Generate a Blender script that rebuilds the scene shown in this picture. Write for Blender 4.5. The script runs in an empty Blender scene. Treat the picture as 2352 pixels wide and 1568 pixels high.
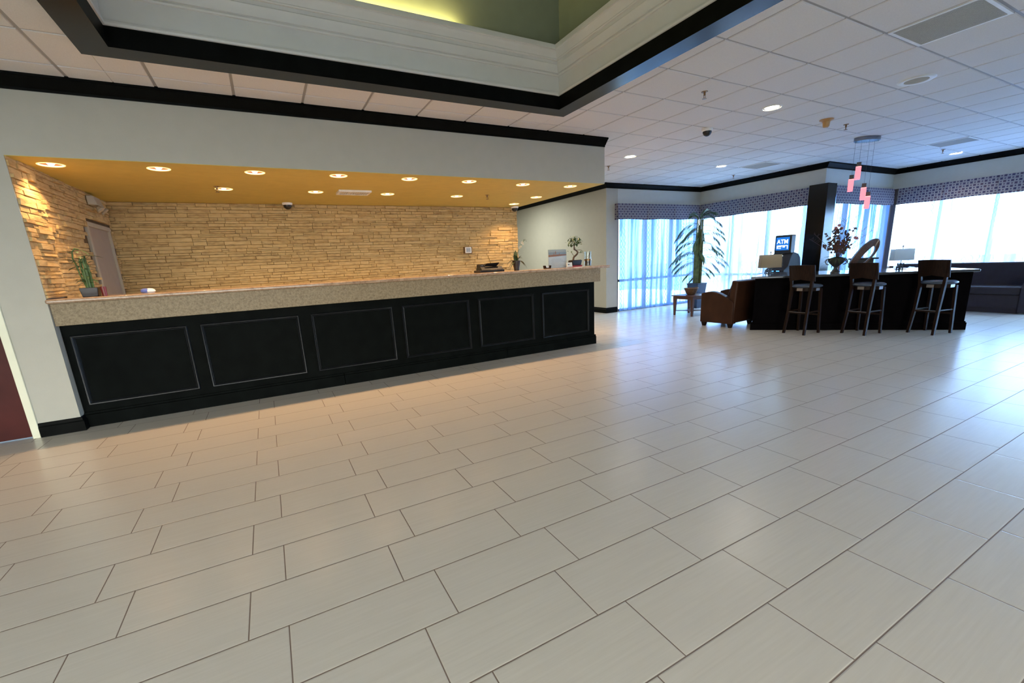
import bpy, math, random
from math import sin, cos, pi, radians, sqrt, atan2, floor
from mathutils import Vector, Matrix
random.seed(7)
SC = bpy.context.scene
COL = SC.collection

# ------------------------------------------------------------------ helpers
class MB:
    """collects faces; build() links them as one mesh object"""
    def __init__(s): s.v=[]; s.f=[]; s.m=[]; s.uv={}
    def add(s, vs, fs, m=0):
        b=len(s.v); s.v += [tuple(v) for v in vs]
        for f in fs: s.f.append([b+i for i in f]); s.m.append(m)
        return s
    def box(s,x0,x1,y0,y1,z0,z1,m=0):
        return s.add([(x0,y0,z0),(x1,y0,z0),(x1,y1,z0),(x0,y1,z0),(x0,y0,z1),(x1,y0,z1),(x1,y1,z1),(x0,y1,z1)],
              [(0,3,2,1),(4,5,6,7),(0,1,5,4),(1,2,6,5),(2,3,7,6),(3,0,4,7)],m)
    def quad(s,a,b,c,d,m=0): return s.add([a,b,c,d],[(0,1,2,3)],m)
    def prism(s,pts,z0,z1,m=0):
        n=len(pts)
        if sum(pts[i][0]*pts[(i+1)%n][1]-pts[(i+1)%n][0]*pts[i][1] for i in range(n))<0: pts=list(reversed(pts))
        return s.add([(x,y,z0) for x,y in pts]+[(x,y,z1) for x,y in pts],
              [tuple(reversed(range(n))),tuple(range(n,2*n))]+[(i,(i+1)%n,n+(i+1)%n,n+i) for i in range(n)],m)
    def hexa(s,lo,hi,m=0):
        """eight corners: four lower, four upper"""
        return s.add(list(lo)+list(hi),[(0,3,2,1),(4,5,6,7),(0,1,5,4),(1,2,6,5),(2,3,7,6),(3,0,4,7)],m)
    def lathe(s,prof,c=(0,0,0),n=24,m=0,caps=True):
        vs=[];fs=[];k=len(prof)
        for i in range(n):
            a=2*pi*i/n
            for r,z in prof: vs.append((c[0]+r*cos(a),c[1]+r*sin(a),c[2]+z))
        for i in range(n):
            j=(i+1)%n
            for q in range(k-1): fs.append((i*k+q,j*k+q,j*k+q+1,i*k+q+1))
        if caps:
            if prof[0][0]>1e-5: fs.append(tuple(reversed([i*k for i in range(n)])))
            if prof[-1][0]>1e-5: fs.append(tuple(i*k+k-1 for i in range(n)))
        return s.add(vs,fs,m)
    def tube(s,pts,r,n=8,m=0,closed=False):
        pts=[Vector(p) for p in pts]; N=len(pts)
        rs=r if isinstance(r,(list,tuple)) else [r]*N
        vs=[];fs=[]; up=Vector((0,0,1)); prev=None
        for i,p in enumerate(pts):
            if closed: t=(pts[(i+1)%N]-pts[i-1])
            else: t=pts[min(i+1,N-1)]-pts[max(i-1,0)]
            t.normalize()
            if prev is None:
                a=t.cross(up)
                if a.length<1e-3: a=t.cross(Vector((1,0,0)))
            else: a=prev-t*prev.dot(t)
            a.normalize(); prev=a; b=t.cross(a)
            for q in range(n):
                w=2*pi*q/n; vs.append(p+(a*cos(w)+b*sin(w))*rs[i])
        M=N if closed else N-1
        for i in range(M):
            j=(i+1)%N
            for q in range(n):
                w=(q+1)%n; fs.append((i*n+q,i*n+w,j*n+w,j*n+q))
        if not closed: fs.append(tuple(reversed(range(n)))); fs.append(tuple(range((N-1)*n,N*n)))
        return s.add(vs,fs,m)
    def leaf(s,p,d,L,w,droop=.3,m=0,seg=3,up=Vector((0,0,1))):
        p=Vector(p); d=Vector(d).normalized(); side=d.cross(up)
        if side.length<1e-3: side=Vector((1,0,0))
        side.normalize(); vs=[];fs=[]
        for i in range(seg+1):
            t=i/seg; c=p+d*L*t-up*droop*L*t*t; ww=w*sin(pi*min(max(t*.86+.12,0),1))
            if i==seg: ww=w*.04
            vs += [c-side*ww+up*ww*.25, c, c+side*ww+up*ww*.25]
        for i in range(seg):
            a=3*i; fs += [(a,a+1,a+4,a+3),(a+1,a+2,a+5,a+4)]
        return s.add(vs,fs,m)
    def build(s,name,mats,parent=None,smooth=False,bevel=0,seg=2,angle=35,uvf=None):
        me=bpy.data.meshes.new(name); me.from_pydata(s.v,[],s.f)
        if not isinstance(mats,(list,tuple)): mats=[mats]
        for m in mats: me.materials.append(m)
        me.polygons.foreach_set('material_index',s.m)
        if uvf:
            uv=me.uv_layers.new(name='UVMap')
            for l in me.loops: uv.data[l.index].uv=uvf(me.vertices[l.vertex_index].co)
        if smooth:
            me.polygons.foreach_set('use_smooth',[True]*len(me.polygons))
            try: me.set_sharp_from_angle(angle=radians(angle))
            except Exception: pass
        me.update()
        o=bpy.data.objects.new(name,me); COL.objects.link(o)
        if parent is not None: o.parent=parent
        if bevel:
            b=o.modifiers.new('Bevel','BEVEL'); b.width=bevel; b.segments=seg; b.limit_method='ANGLE'; b.angle_limit=radians(30)
            me.polygons.foreach_set('use_smooth',[True]*len(me.polygons))
            try: me.set_sharp_from_angle(angle=radians(angle))
            except Exception: pass
        return o

def tag(o,label=None,cat=None,group=None,kind=None):
    if label: o['label']=label
    if cat: o['category']=cat
    if group: o['group']=group
    if kind: o['kind']=kind
    return o
def thing(name,label,cat,loc=(0,0,0),rz=0,group=None):
    o=bpy.data.objects.new(name,None); COL.objects.link(o); o.location=loc; o.rotation_euler=(0,0,rz)
    o.empty_display_size=.1
    return tag(o,label,cat,group)
def struct(o): o['kind']='structure'; return o
def copy_tree(o,parent=None):
    c=o.copy(); COL.objects.link(c); c.parent=parent
    for ch in list(o.children): copy_tree(ch,c)
    return c

# ------------------------------------------------------------------ materials
def new_mat(name):
    m=bpy.data.materials.new(name); m.use_nodes=True
    nt=m.node_tree; b=nt.nodes['Principled BSDF']; return m,nt,b
def N(nt,t,**k):
    n=nt.nodes.new(t)
    for a,v in k.items(): setattr(n,a,v)
    return n
def math_(nt,op,a,b=None,c=None,clamp=False):
    n=N(nt,'ShaderNodeMath',operation=op); n.use_clamp=clamp
    for i,x in enumerate((a,b,c)):
        if x is None: continue
        if isinstance(x,(int,float)): n.inputs[i].default_value=x
        else: nt.links.new(x,n.inputs[i])
    return n.outputs[0]
def mixc(nt,f,a,b):
    n=N(nt,'ShaderNodeMix',data_type='RGBA')
    for s,x in ((0,f),(6,a),(7,b)):
        if isinstance(x,(int,float)): n.inputs[s].default_value=x
        elif isinstance(x,tuple): n.inputs[s].default_value=(*x,1) if len(x)==3 else x
        else: nt.links.new(x,n.inputs[s])
    return n.outputs[2]
def noise(nt,vec,scale,detail=2,rough=.5,dim='3D'):
    n=N(nt,'ShaderNodeTexNoise'); n.noise_dimensions=dim
    n.inputs['Scale'].default_value=scale; n.inputs['Detail'].default_value=detail; n.inputs['Roughness'].default_value=rough
    if vec is not None: nt.links.new(vec,n.inputs['Vector'])
    return n.outputs[0]
def ramp(nt,f,stops):
    n=N(nt,'ShaderNodeValToRGB'); nt.links.new(f,n.inputs[0])
    e=n.color_ramp.elements
    while len(e)<len(stops): e.new(.5)
    for i,(p,c) in enumerate(stops): e[i].position=p; e[i].color=(*c,1)
    return n.outputs[0]
def coord(nt,which='Object'): return N(nt,'ShaderNodeTexCoord').outputs[which]
def bump(nt,b,h,strength=.2,dist=.01):
    n=N(nt,'ShaderNodeBump'); n.inputs['Strength'].default_value=strength; n.inputs['Distance'].default_value=dist
    nt.links.new(h,n.inputs['Height']); nt.links.new(n.outputs[0],b.inputs['Normal'])
def simple(name,c,rough=.5,metal=0,var=.06,scale=8,bumps=0,bscale=60,spec=None,coat=0):
    m,nt,b=new_mat(name)
    f=noise(nt,coord(nt),scale,3)
    lo=tuple(max(0,x*(1-var)) for x in c); hi=tuple(min(1,x*(1+var)) for x in c)
    nt.links.new(ramp(nt,f,[(.3,lo),(.7,hi)]),b.inputs['Base Color'])
    b.inputs['Roughness'].default_value=rough; b.inputs['Metallic'].default_value=metal
    if spec is not None: b.inputs['Specular IOR Level'].default_value=spec
    if coat: b.inputs['Coat Weight'].default_value=coat; b.inputs['Coat Roughness'].default_value=.15
    if bumps: bump(nt,b,noise(nt,coord(nt),bscale,3),bumps,.004)
    return m
def emit(name,c,s,sample=False):
    m,nt,b=new_mat(name)
    b.inputs['Base Color'].default_value=(*c,1); b.inputs['Emission Color'].default_value=(*c,1); b.inputs['Emission Strength'].default_value=s
    if not sample: m.cycles.emission_sampling='NONE'
    return m
M={}
M['wall']=simple('wall_paint',(.42,.40,.33),.7,var=.02,bumps=.12,bscale=140)
M['wall2']=simple('window_wall_paint',(.56,.56,.50),.7,var=.02,bumps=.1,bscale=140)
M['white']=simple('white_moulding',(.70,.68,.615),.5,var=.02)
M['cream']=simple('cream_casing',(.72,.70,.52),.45,var=.03)
M['black']=simple('black_gloss_paint',(.004,.0045,.004),.45,var=.3,spec=.04)
M['beam']=simple('dark_beam_paint',(.007,.0068,.006),.22,var=.2,bumps=.03,bscale=20,spec=.33)
M['panel']=simple('black_panel_paint',(.004,.005,.0045),.5,var=.25,spec=.015)
M['mould']=simple('black_moulding_paint',(.006,.007,.008),.35,var=.2,spec=.16)
M['green']=simple('green_paint',(.27,.29,.19),.75,var=.03)
M['yellow']=simple('mustard_paint',(.58,.46,.12),.75,var=.04,bumps=.1,bscale=120)
M['redwood']=simple('red_brown_door',(.06,.012,.010),.4,var=.25,scale=3,spec=.15)
M['beigedoor']=simple('beige_door',(.34,.29,.23),.6,var=.03)
M['beigetrim']=simple('beige_door_trim',(.42,.37,.27),.6,var=.03)
M['blackplastic']=simple('black_plastic',(.012,.011,.011),.35)
M['darkgrey']=simple('dark_grey_plastic',(.022,.024,.03),.5,spec=.2)
M['whiteplastic']=simple('white_plastic',(.85,.85,.82),.4)
M['greymetal']=simple('grey_metal',(.35,.35,.36),.35,metal=.8)
M['chrome']=simple('chrome',(.22,.23,.26),.25,metal=1,var=.02)
M['brass']=simple('brass',(.25,.14,.06),.35,metal=.8)
M['leather']=simple('brown_leather',(.036,.014,.007),.5,var=.25,scale=5,bumps=.15,bscale=90,spec=.2)
M['couch']=simple('plum_grey_upholstery',(.019,.016,.025),.8,var=.12,scale=12,bumps=.2,bscale=200)
M['vinyl']=simple('blue_black_vinyl',(.035,.05,.075),.3,var=.15)
M['soil']=simple('soil',(.05,.035,.025),.9,var=.4,scale=40)
M['wicker']=simple('wicker',(.14,.075,.035),.7,var=.35,scale=60,bumps=.6,bscale=120)
M['planter']=simple('slate_blue_planter',(.028,.042,.072),.55,var=.12)
M['bar']=simple('bar_black_laminate',(.003,.0025,.003),.5,var=.2,spec=.004)
M['bartop']=simple('bar_top_polished',(.045,.05,.055),.07,var=.1,coat=.5)
M['tan']=simple('tan_plastic',(.50,.28,.10),.5)
M['grille']=simple('grey_vent_grille',(.46,.46,.43),.6,var=.1,scale=200)
M['stem']=simple('green_stem',(.08,.13,.03),.6,var=.3,scale=20)
M['bark']=simple('brown_bark',(.10,.055,.03),.8,var=.35,scale=25,bumps=.5,bscale=60)
M['twig']=simple('purple_brown_twig',(.07,.04,.05),.8)
M['leafdark']=simple('dark_leaf',(.03,.055,.018),.5,var=.35,scale=15)
M['leafmid']=simple('palm_leaf',(.06,.12,.045),.45,var=.35,scale=9)
M['cane']=simple('palm_cane',(.085,.12,.04),.6,var=.45,scale=14,bumps=.4,bscale=40)
M['petal']=simple('cream_petal',(.75,.60,.38),.6)
M['rust']=simple('rust_blossom',(.065,.024,.016),.7,var=.35,scale=30)
M['pink']=simple('dusty_pink_blossom',(.42,.16,.17),.7)
M['urn']=simple('dark_bronze_urn',(.04,.04,.038),.45,var=.3)
M['red']=simple('red_lacquer',(.32,.02,.02),.35)
M['paper']=simple('paper_white',(.88,.88,.85),.7)
M['sky_blue']=simple('blue_print',(.1,.15,.45),.5)
M['rubber']=simple('black_foot',(.01,.01,.01),.6)
M['pale']=simple('sunlit_paving',(.8,.8,.76),.9)
M['conc']=simple('grey_asphalt',(.10,.12,.15),.9,var=.1,scale=1.5)
M['grass']=simple('lawn',(.10,.16,.05),.9,var=.3,scale=4)
M['exwall']=simple('pale_render',(.6,.6,.58),.9)
M['winframe']=simple('bronze_window_frame',(.06,.045,.04),.4)
M['post']=simple('grey_window_post',(.10,.10,.12),.45)
M['shade']=None

def wood(name,c1,c2,rough=.35,axis='Z',sc=3):
    m,nt,b=new_mat(name)
    mp=N(nt,'ShaderNodeMapping'); nt.links.new(coord(nt),mp.inputs[0])
    s={'X':(.6,6,6),'Y':(6,.6,6),'Z':(6,6,.6)}[axis]; mp.inputs['Scale'].default_value=tuple(x*sc for x in s)
    f=noise(nt,mp.outputs[0],3,5,.6)
    nt.links.new(ramp(nt,f,[(.35,c1),(.65,c2)]),b.inputs['Base Color']); b.inputs['Roughness'].default_value=rough
    return m
M['darkwood']=wood('dark_walnut',(.008,.004,.0028),(.019,.009,.0055),.45)
M['darkwood'].node_tree.nodes['Principled BSDF'].inputs['Specular IOR Level'].default_value=.15
M['redbrown']=wood('red_brown_wood',(.07,.025,.013),(.12,.045,.024),.35)
M['loopwood']=wood('polished_loop_wood',(.055,.032,.026),(.12,.075,.06),.3,'X')

# floor tile: 24 x 12 inch planks laid in running rows, thin brown grout, streaky glaze
def floor_mat():
    m,nt,b=new_mat('floor_tile'); g=N(nt,'ShaderNodeNewGeometry').outputs['Position']
    sp=N(nt,'ShaderNodeSeparateXYZ'); nt.links.new(g,sp.inputs[0]); X,Y=sp.outputs[0],sp.outputs[1]
    W,L=.3048,.6096
    r=math_(nt,'DIVIDE',math_(nt,'SUBTRACT',FY0,Y),W); rf=math_(nt,'FLOOR',r); fy=math_(nt,'SUBTRACT',r,rf)
    odd=math_(nt,'FLOORED_MODULO',rf,2.0)
    xs=math_(nt,'SUBTRACT',math_(nt,'DIVIDE',math_(nt,'SUBTRACT',X,FX0),L),math_(nt,'MULTIPLY',odd,.232))
    xf=math_(nt,'FLOOR',xs); fx=math_(nt,'SUBTRACT',xs,xf)
    ex=math_(nt,'MULTIPLY',math_(nt,'MINIMUM',fx,math_(nt,'SUBTRACT',1.0,fx)),L)
    ey=math_(nt,'MULTIPLY',math_(nt,'MINIMUM',fy,math_(nt,'SUBTRACT',1.0,fy)),W)
    e=math_(nt,'MINIMUM',ex,ey)
    grout=math_(nt,'LESS_THAN',e,.0024)
    edge=math_(nt,'SMOOTH_MIN',math_(nt,'DIVIDE',e,.006),1.0,.1)
    cell=N(nt,'ShaderNodeCombineXYZ'); nt.links.new(xf,cell.inputs[0]); nt.links.new(rf,cell.inputs[1])
    wn=N(nt,'ShaderNodeTexWhiteNoise'); wn.noise_dimensions='3D'; nt.links.new(cell.outputs[0],wn.inputs[0])
    off=N(nt,'ShaderNodeVectorMath',operation='MULTIPLY_ADD'); nt.links.new(wn.outputs[1],off.inputs[0]); off.inputs[1].default_value=(9,9,9); nt.links.new(g,off.inputs[2])
    mp=N(nt,'ShaderNodeMapping'); nt.links.new(off.outputs[0],mp.inputs[0]); mp.inputs['Scale'].default_value=(2.2,55,1)
    st=noise(nt,mp.outputs[0],1.6,3,.6)
    base=ramp(nt,st,[(.25,(.585,.545,.475)),(.75,(.64,.60,.53))])
    tint=mixc(nt,math_(nt,'MULTIPLY',wn.outputs[0],.12),base,(.64,.585,.53))
    col=mixc(nt,grout,tint,(.20,.145,.115))
    nt.links.new(col,b.inputs['Base Color'])
    rg=math_(nt,'MULTIPLY_ADD',wn.outputs[0],.0,.28)
    rg=math_(nt,'MULTIPLY_ADD',grout,.4,rg)
    nt.links.new(rg,b.inputs['Roughness']); b.inputs['Specular IOR Level'].default_value=.55
    h=math_(nt,'ADD',math_(nt,'MULTIPLY',edge,1.0),math_(nt,'MULTIPLY',st,.10))
    h=math_(nt,'ADD',h,math_(nt,'MULTIPLY',noise(nt,g,8,1,.5),1.1))
    bump(nt,b,h,.35,.0022)
    return m
FX0,FY0=-.297+.034*.6096-.0,2.057
M['floor']=floor_mat()

def granite():
    m,nt,b=new_mat('beige_granite'); c=coord(nt)
    a=noise(nt,c,40,8,.75); v=N(nt,'ShaderNodeTexVoronoi'); v.inputs['Scale'].default_value=70; nt.links.new(c,v.inputs[0])
    base=ramp(nt,a,[(.25,(.13,.09,.05)),(.45,(.23,.175,.105)),(.6,(.30,.24,.15)),(.8,(.20,.15,.085))])
    sp=ramp(nt,v.outputs['Distance'],[(0,(.55,.55,.55)),(.5,(1,1,1))])
    n=N(nt,'ShaderNodeMix',data_type='RGBA'); n.blend_type='MULTIPLY'; n.inputs[0].default_value=.6
    nt.links.new(base,n.inputs[6]); nt.links.new(sp,n.inputs[7])
    nt.links.new(n.outputs[2],b.inputs['Base Color']); b.inputs['Roughness'].default_value=.4; b.inputs['Specular IOR Level'].default_value=.12
    return m
M['granite']=granite()
def granite_top():
    m,nt,b=new_mat('polished_granite_top'); c=coord(nt); a=noise(nt,c,18,6,.7)
    nt.links.new(ramp(nt,a,[(.3,(.22,.13,.08)),(.5,(.38,.26,.17)),(.75,(.48,.36,.26))]),b.inputs['Base Color']); b.inputs['Roughness'].default_value=.1
    return m
M['granitetop']=granite_top()

def stone():
    m,nt,b=new_mat('stacked_stone')
    at=N(nt,'ShaderNodeAttribute'); at.attribute_name='tone'
    c=coord(nt); mp=N(nt,'ShaderNodeMapping'); nt.links.new(c,mp.inputs[0]); mp.inputs['Scale'].default_value=(1,1,4)
    n1=noise(nt,mp.outputs[0],9,5,.65)
    f=math_(nt,'ADD',math_(nt,'MULTIPLY',at.outputs['Fac'],.16),math_(nt,'MULTIPLY',n1,.84))
    nt.links.new(ramp(nt,f,[(.25,(.30,.19,.07)),(.5,(.57,.40,.17)),(.8,(.70,.52,.25))]),b.inputs['Base Color'])
    b.inputs['Roughness'].default_value=.85; bump(nt,b,noise(nt,mp.outputs[0],30,5,.7),.7,.008)
    return m
M['stone']=stone()
def tilem():
    m,nt,b=new_mat('acoustic_tile'); g=coord(nt)
    sp=noise(nt,g,160,2,.6)
    nt.links.new(ramp(nt,sp,[(.3,(.70,.685,.66)),(.7,(.77,.755,.73))]),b.inputs['Base Color']); b.inputs['Roughness'].default_value=.9
    bump(nt,b,sp,.25,.002); return m
M['tile']=tilem()
M['tbar']=simple('ceiling_grid_metal',(.36,.35,.34),.5,var=.08,scale=3)

def valance_mat():
    m,nt,b=new_mat('valance_fabric'); uv=coord(nt,'UV')
    sp=N(nt,'ShaderNodeSeparateXYZ'); nt.links.new(uv,sp.inputs[0]); p=.056
    u=math_(nt,'DIVIDE',sp.outputs[0],p); v=math_(nt,'DIVIDE',sp.outputs[1],p)
    fu,fv=math_(nt,'FLOOR',u),math_(nt,'FLOOR',v)
    a=math_(nt,'ABSOLUTE',math_(nt,'SUBTRACT',math_(nt,'SUBTRACT',u,fu),.5)); c=math_(nt,'ABSOLUTE',math_(nt,'SUBTRACT',math_(nt,'SUBTRACT',v,fv),.5))
    d=math_(nt,'MAXIMUM',a,c)
    par=math_(nt,'FLOORED_MODULO',math_(nt,'ADD',fu,fv),2.0)
    hs=math_(nt,'MULTIPLY_ADD',par,-.16,.37)
    inn=math_(nt,'LESS_THAN',d,hs)
    cell=N(nt,'ShaderNodeCombineXYZ'); nt.links.new(fu,cell.inputs[0]); nt.links.new(fv,cell.inputs[1])
    wn=N(nt,'ShaderNodeTexWhiteNoise'); nt.links.new(cell.outputs[0],wn.inputs[0])
    sq=ramp(nt,wn.outputs[0],[(0,(.030,.032,.085)),(.5,(.055,.045,.10)),(1,(.085,.055,.085))])
    col=mixc(nt,inn,(.26,.25,.27),sq)
    nt.links.new(col,b.inputs['Base Color']); b.inputs['Roughness'].default_value=.8
    bump(nt,b,noise(nt,uv,400,2),.2,.002)
    return m
M['valance']=valance_mat()

def curtain_mat(name,tint,fold_tint,fab,fab2,base_op):
    m,nt,b=new_mat(name); nt.nodes.remove(b); out=nt.nodes['Material Output']; uv=coord(nt,'UV')
    nz=noise(nt,uv,1.3,2,.5)
    sp=N(nt,'ShaderNodeSeparateXYZ'); nt.links.new(uv,sp.inputs[0]); U,V=sp.outputs[0],sp.outputs[1]
    U2=math_(nt,'MULTIPLY_ADD',nz,.06,U)
    # fold density: 1D noise along the width, slightly swaying with height
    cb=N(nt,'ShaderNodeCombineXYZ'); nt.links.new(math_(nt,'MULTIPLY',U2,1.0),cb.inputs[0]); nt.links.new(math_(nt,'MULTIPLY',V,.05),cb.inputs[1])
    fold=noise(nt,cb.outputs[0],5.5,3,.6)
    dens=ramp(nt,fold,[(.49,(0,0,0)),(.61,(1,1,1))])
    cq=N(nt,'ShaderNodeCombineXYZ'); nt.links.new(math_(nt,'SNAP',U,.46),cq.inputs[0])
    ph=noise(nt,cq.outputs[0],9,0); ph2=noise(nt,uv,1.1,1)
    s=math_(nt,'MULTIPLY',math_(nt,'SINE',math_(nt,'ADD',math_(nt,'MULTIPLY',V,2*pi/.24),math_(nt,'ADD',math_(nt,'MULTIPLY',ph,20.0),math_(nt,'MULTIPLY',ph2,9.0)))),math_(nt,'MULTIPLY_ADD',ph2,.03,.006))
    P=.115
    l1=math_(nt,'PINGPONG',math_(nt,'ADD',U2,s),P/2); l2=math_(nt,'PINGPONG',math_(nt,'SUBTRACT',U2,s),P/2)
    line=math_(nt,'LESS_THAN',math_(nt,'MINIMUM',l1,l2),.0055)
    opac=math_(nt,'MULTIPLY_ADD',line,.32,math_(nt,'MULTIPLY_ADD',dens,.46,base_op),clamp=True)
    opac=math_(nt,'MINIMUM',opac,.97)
    tr=N(nt,'ShaderNodeBsdfTransparent'); tl=N(nt,'ShaderNodeBsdfTranslucent'); df=N(nt,'ShaderNodeBsdfDiffuse')
    fabric=mixc(nt,math_(nt,'MAXIMUM',dens,line),fab,fab2)
    nt.links.new(fabric,tl.inputs[0]); nt.links.new(fabric,df.inputs[0])
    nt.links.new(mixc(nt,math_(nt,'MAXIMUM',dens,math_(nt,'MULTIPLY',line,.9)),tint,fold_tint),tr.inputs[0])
    ms=N(nt,'ShaderNodeMixShader'); ms.inputs[0].default_value=.25; nt.links.new(tl.outputs[0],ms.inputs[1]); nt.links.new(df.outputs[0],ms.inputs[2])
    m2=N(nt,'ShaderNodeMixShader'); nt.links.new(opac,m2.inputs[0]); nt.links.new(tr.outputs[0],m2.inputs[1]); nt.links.new(ms.outputs[0],m2.inputs[2])
    nt.links.new(m2.outputs[0],out.inputs[0]); return m
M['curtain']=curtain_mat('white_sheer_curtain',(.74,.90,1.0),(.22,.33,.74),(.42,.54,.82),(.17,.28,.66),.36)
M['curtain_blue_lit']=curtain_mat('blue_lit_sheer_curtain',(.44,.71,1.0),(.12,.27,.74),(.34,.52,.86),(.12,.24,.66),.46)  # same sheer, denser; cool outdoor light is painted into its blue tints
def glass_thin(name,c=(.92,.95,.97),mixf=.12,rough=.02,g=.4):
    m,nt,b=new_mat(name); nt.nodes.remove(b); out=nt.nodes['Material Output']
    tr=N(nt,'ShaderNodeBsdfTransparent'); tr.inputs[0].default_value=(*c,1); gl=N(nt,'ShaderNodeBsdfGlossy'); gl.inputs['Roughness'].default_value=rough
    fr=N(nt,'ShaderNodeLayerWeight'); ms=N(nt,'ShaderNodeMixShader')
    f5=math_(nt,'MULTIPLY_ADD',math_(nt,'POWER',fr.outputs['Facing'],5.0),g,.03+mixf)
    nt.links.new(f5,ms.inputs[0])
    nt.links.new(tr.outputs[0],ms.inputs[1]); nt.links.new(gl.outputs[0],ms.inputs[2]); nt.links.new(ms.outputs[0],out.inputs[0]); return m
M['pane']=glass_thin('window_pane',(.93,.96,.98),0)
M['glassvase']=glass_thin('clear_vase_glass',(.9,.93,.93),-.01,g=.25)
M['acrylic']=glass_thin('clear_acrylic',(.93,.95,.95),.06)
def shade_mat(name,c):
    m,nt,b=new_mat(name); nt.nodes.remove(b); out=nt.nodes['Material Output']; f=noise(nt,coord(nt),300,2)
    col=ramp(nt,f,[(.3,tuple(x*.93 for x in c)),(.7,c)])
    d=N(nt,'ShaderNodeBsdfDiffuse'); tl=N(nt,'ShaderNodeBsdfTranslucent'); ms=N(nt,'ShaderNodeMixShader'); ms.inputs[0].default_value=.68
    nt.links.new(col,d.inputs[0]); nt.links.new(col,tl.inputs[0]); nt.links.new(d.outputs[0],ms.inputs[1]); nt.links.new(tl.outputs[0],ms.inputs[2]); nt.links.new(ms.outputs[0],out.inputs[0])
    return m
M['shade1']=shade_mat('linen_shade',(.66,.58,.44)); M['shade2']=shade_mat('white_shade',(.92,.96,.96))
M['bulbwarm']=emit('warm_bulb',(1,.90,.76),9); M['bulbring']=emit('lit_trim_ring',(1,.62,.26),1.2)
M['baffle']=simple('gold_baffle',(.22,.07,.02),.4,var=.1)
M['bulbcool']=emit('cool_bulb',(1,.95,.85),16)
M['ringwhite']=simple('white_trim_ring',(.8,.8,.75),.4)
M['pendant']=emit('pink_acrylic_lit',(1,.19,.24),1.1); M['pendant2']=emit('pink_acrylic_core',(1,.32,.30),1.5)
M['screen']=emit('blue_screen',(.004,.15,.60),.85)
M['screen'].node_tree.nodes['Principled BSDF'].inputs['Base Color'].default_value=(.005,.02,.06,1); M['screentxt']=emit('screen_lettering',(.85,.93,1),1.1)
M['led']=emit('blue_led',(.1,.45,1),1.6)
M['thermo']=simple('thermostat_display',(.33,.36,.38),.3)

# ------------------------------------------------------------------ key dimensions (metres)
H=3.085; ZS=2.464; YP=5.53; XL=-1.77; XS=4.73; YK=8.23; XR=7.41; YW=8.60; X1=10.72; Y2=5.47; X3=13.74
RX0,RY0=-6.0,-5.0                       # unseen ends of the lobby behind the camera
HX0,HX1,HY0,HY1=-.93,3.43,-1.2,4.745    # coffer opening (outer edge of its dark frame)

# ------------------------------------------------------------------ floor, ceiling
b=MB(); b.box(RX0,X3+.2,RY0,14.2,-.12,0); struct(b.build('floor',M['floor']))

def ceiling():
    b=MB(); g=.6096; ox,oy=3.66,2.758; gap=.011; d=.007
    rects=[(RX0,HX0+.02,RY0,YW),(HX1-.02,X1,RY0,YW),(HX0+.02,HX1-.02,HY1-.02,YW),(HX0+.02,HX1-.02,RY0,HY0+.02),(X1,X3,RY0,Y2),(XS,XR,YW,14.0)]
    for (a0,a1,c0,c1) in rects:
        b.box(a0,a1,c0,c1,H+d,H+.05,1)
        for i in range(int(floor((a0-ox)/g)),int(floor((a1-ox)/g))+1):
            for j in range(int(floor((c0-oy)/g)),int(floor((c1-oy)/g))+1):
                x0,x1=max(ox+i*g+gap,a0),min(ox+(i+1)*g-gap,a1); y0,y1=max(oy+j*g+gap,c0),min(oy+(j+1)*g-gap,c1)
                if x1-x0<.02 or y1-y0<.02: continue
                if x1<XS and y0>YP+.2: continue
                s=.004
                b.add([(x0,y0,H+d),(x1,y0,H+d),(x1,y1,H+d),(x0,y1,H+d),(x0+s,y0+s,H),(x1-s,y0+s,H),(x1-s,y1-s,H),(x0+s,y1-s,H)],
                      [(4,7,6,5),(0,4,5,1),(1,5,6,2),(2,6,7,3),(3,7,4,0)],0)
    struct(b.build('ceiling',[M['tile'],M['tbar']]))
ceiling()

# ------------------------------------------------------------------ walls
def wall(name,parts,mat,bev=0):
    b=MB()
    for p in parts: b.box(*p)
    return struct(b.build(name,mat,bevel=bev))
wall('wall_front',[(RX0,XS,YP,YP+.13,ZS,H),(-2.07,XL,YP,YP+.20,0,1.215),(-2.07,XL,YP,YP+.011,1.215,ZS),(-2.065,-1.80,YP+.006,YP+.20,1.21,ZS),(-3.15,-2.07,YP,YP+.13,2.12,ZS),(RX0,-3.15,YP,YP+.13,0,ZS),(XS-.13,XS,YP+.13,YK+.2,ZS,H)],M['wall'])
wall('wall_right',[(XR,XR+.12,YW,14.1,0,H),(XR+.12,7.77,YW,YW+.15,0,H)],M['wall'])
wall('wall_corridor_end',[(-1.9,XR,14,14.12,0,H)],M['wall'])
wall('wall_back_window_side',[(7.77,X1+.15,YW,YW+.15,2.62,H),(X1,X1+.15,Y2+.15,YW,2.62,H),(X1+.0,X3,Y2,Y2+.15,2.62,H),(X3,X3+.15,RY0,Y2+.15,2.60,H)],M['wall2'])
wall('wall_left',[(RX0-.12,RX0,RY0,YP+.1,0,H)],M['wall'])
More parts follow.
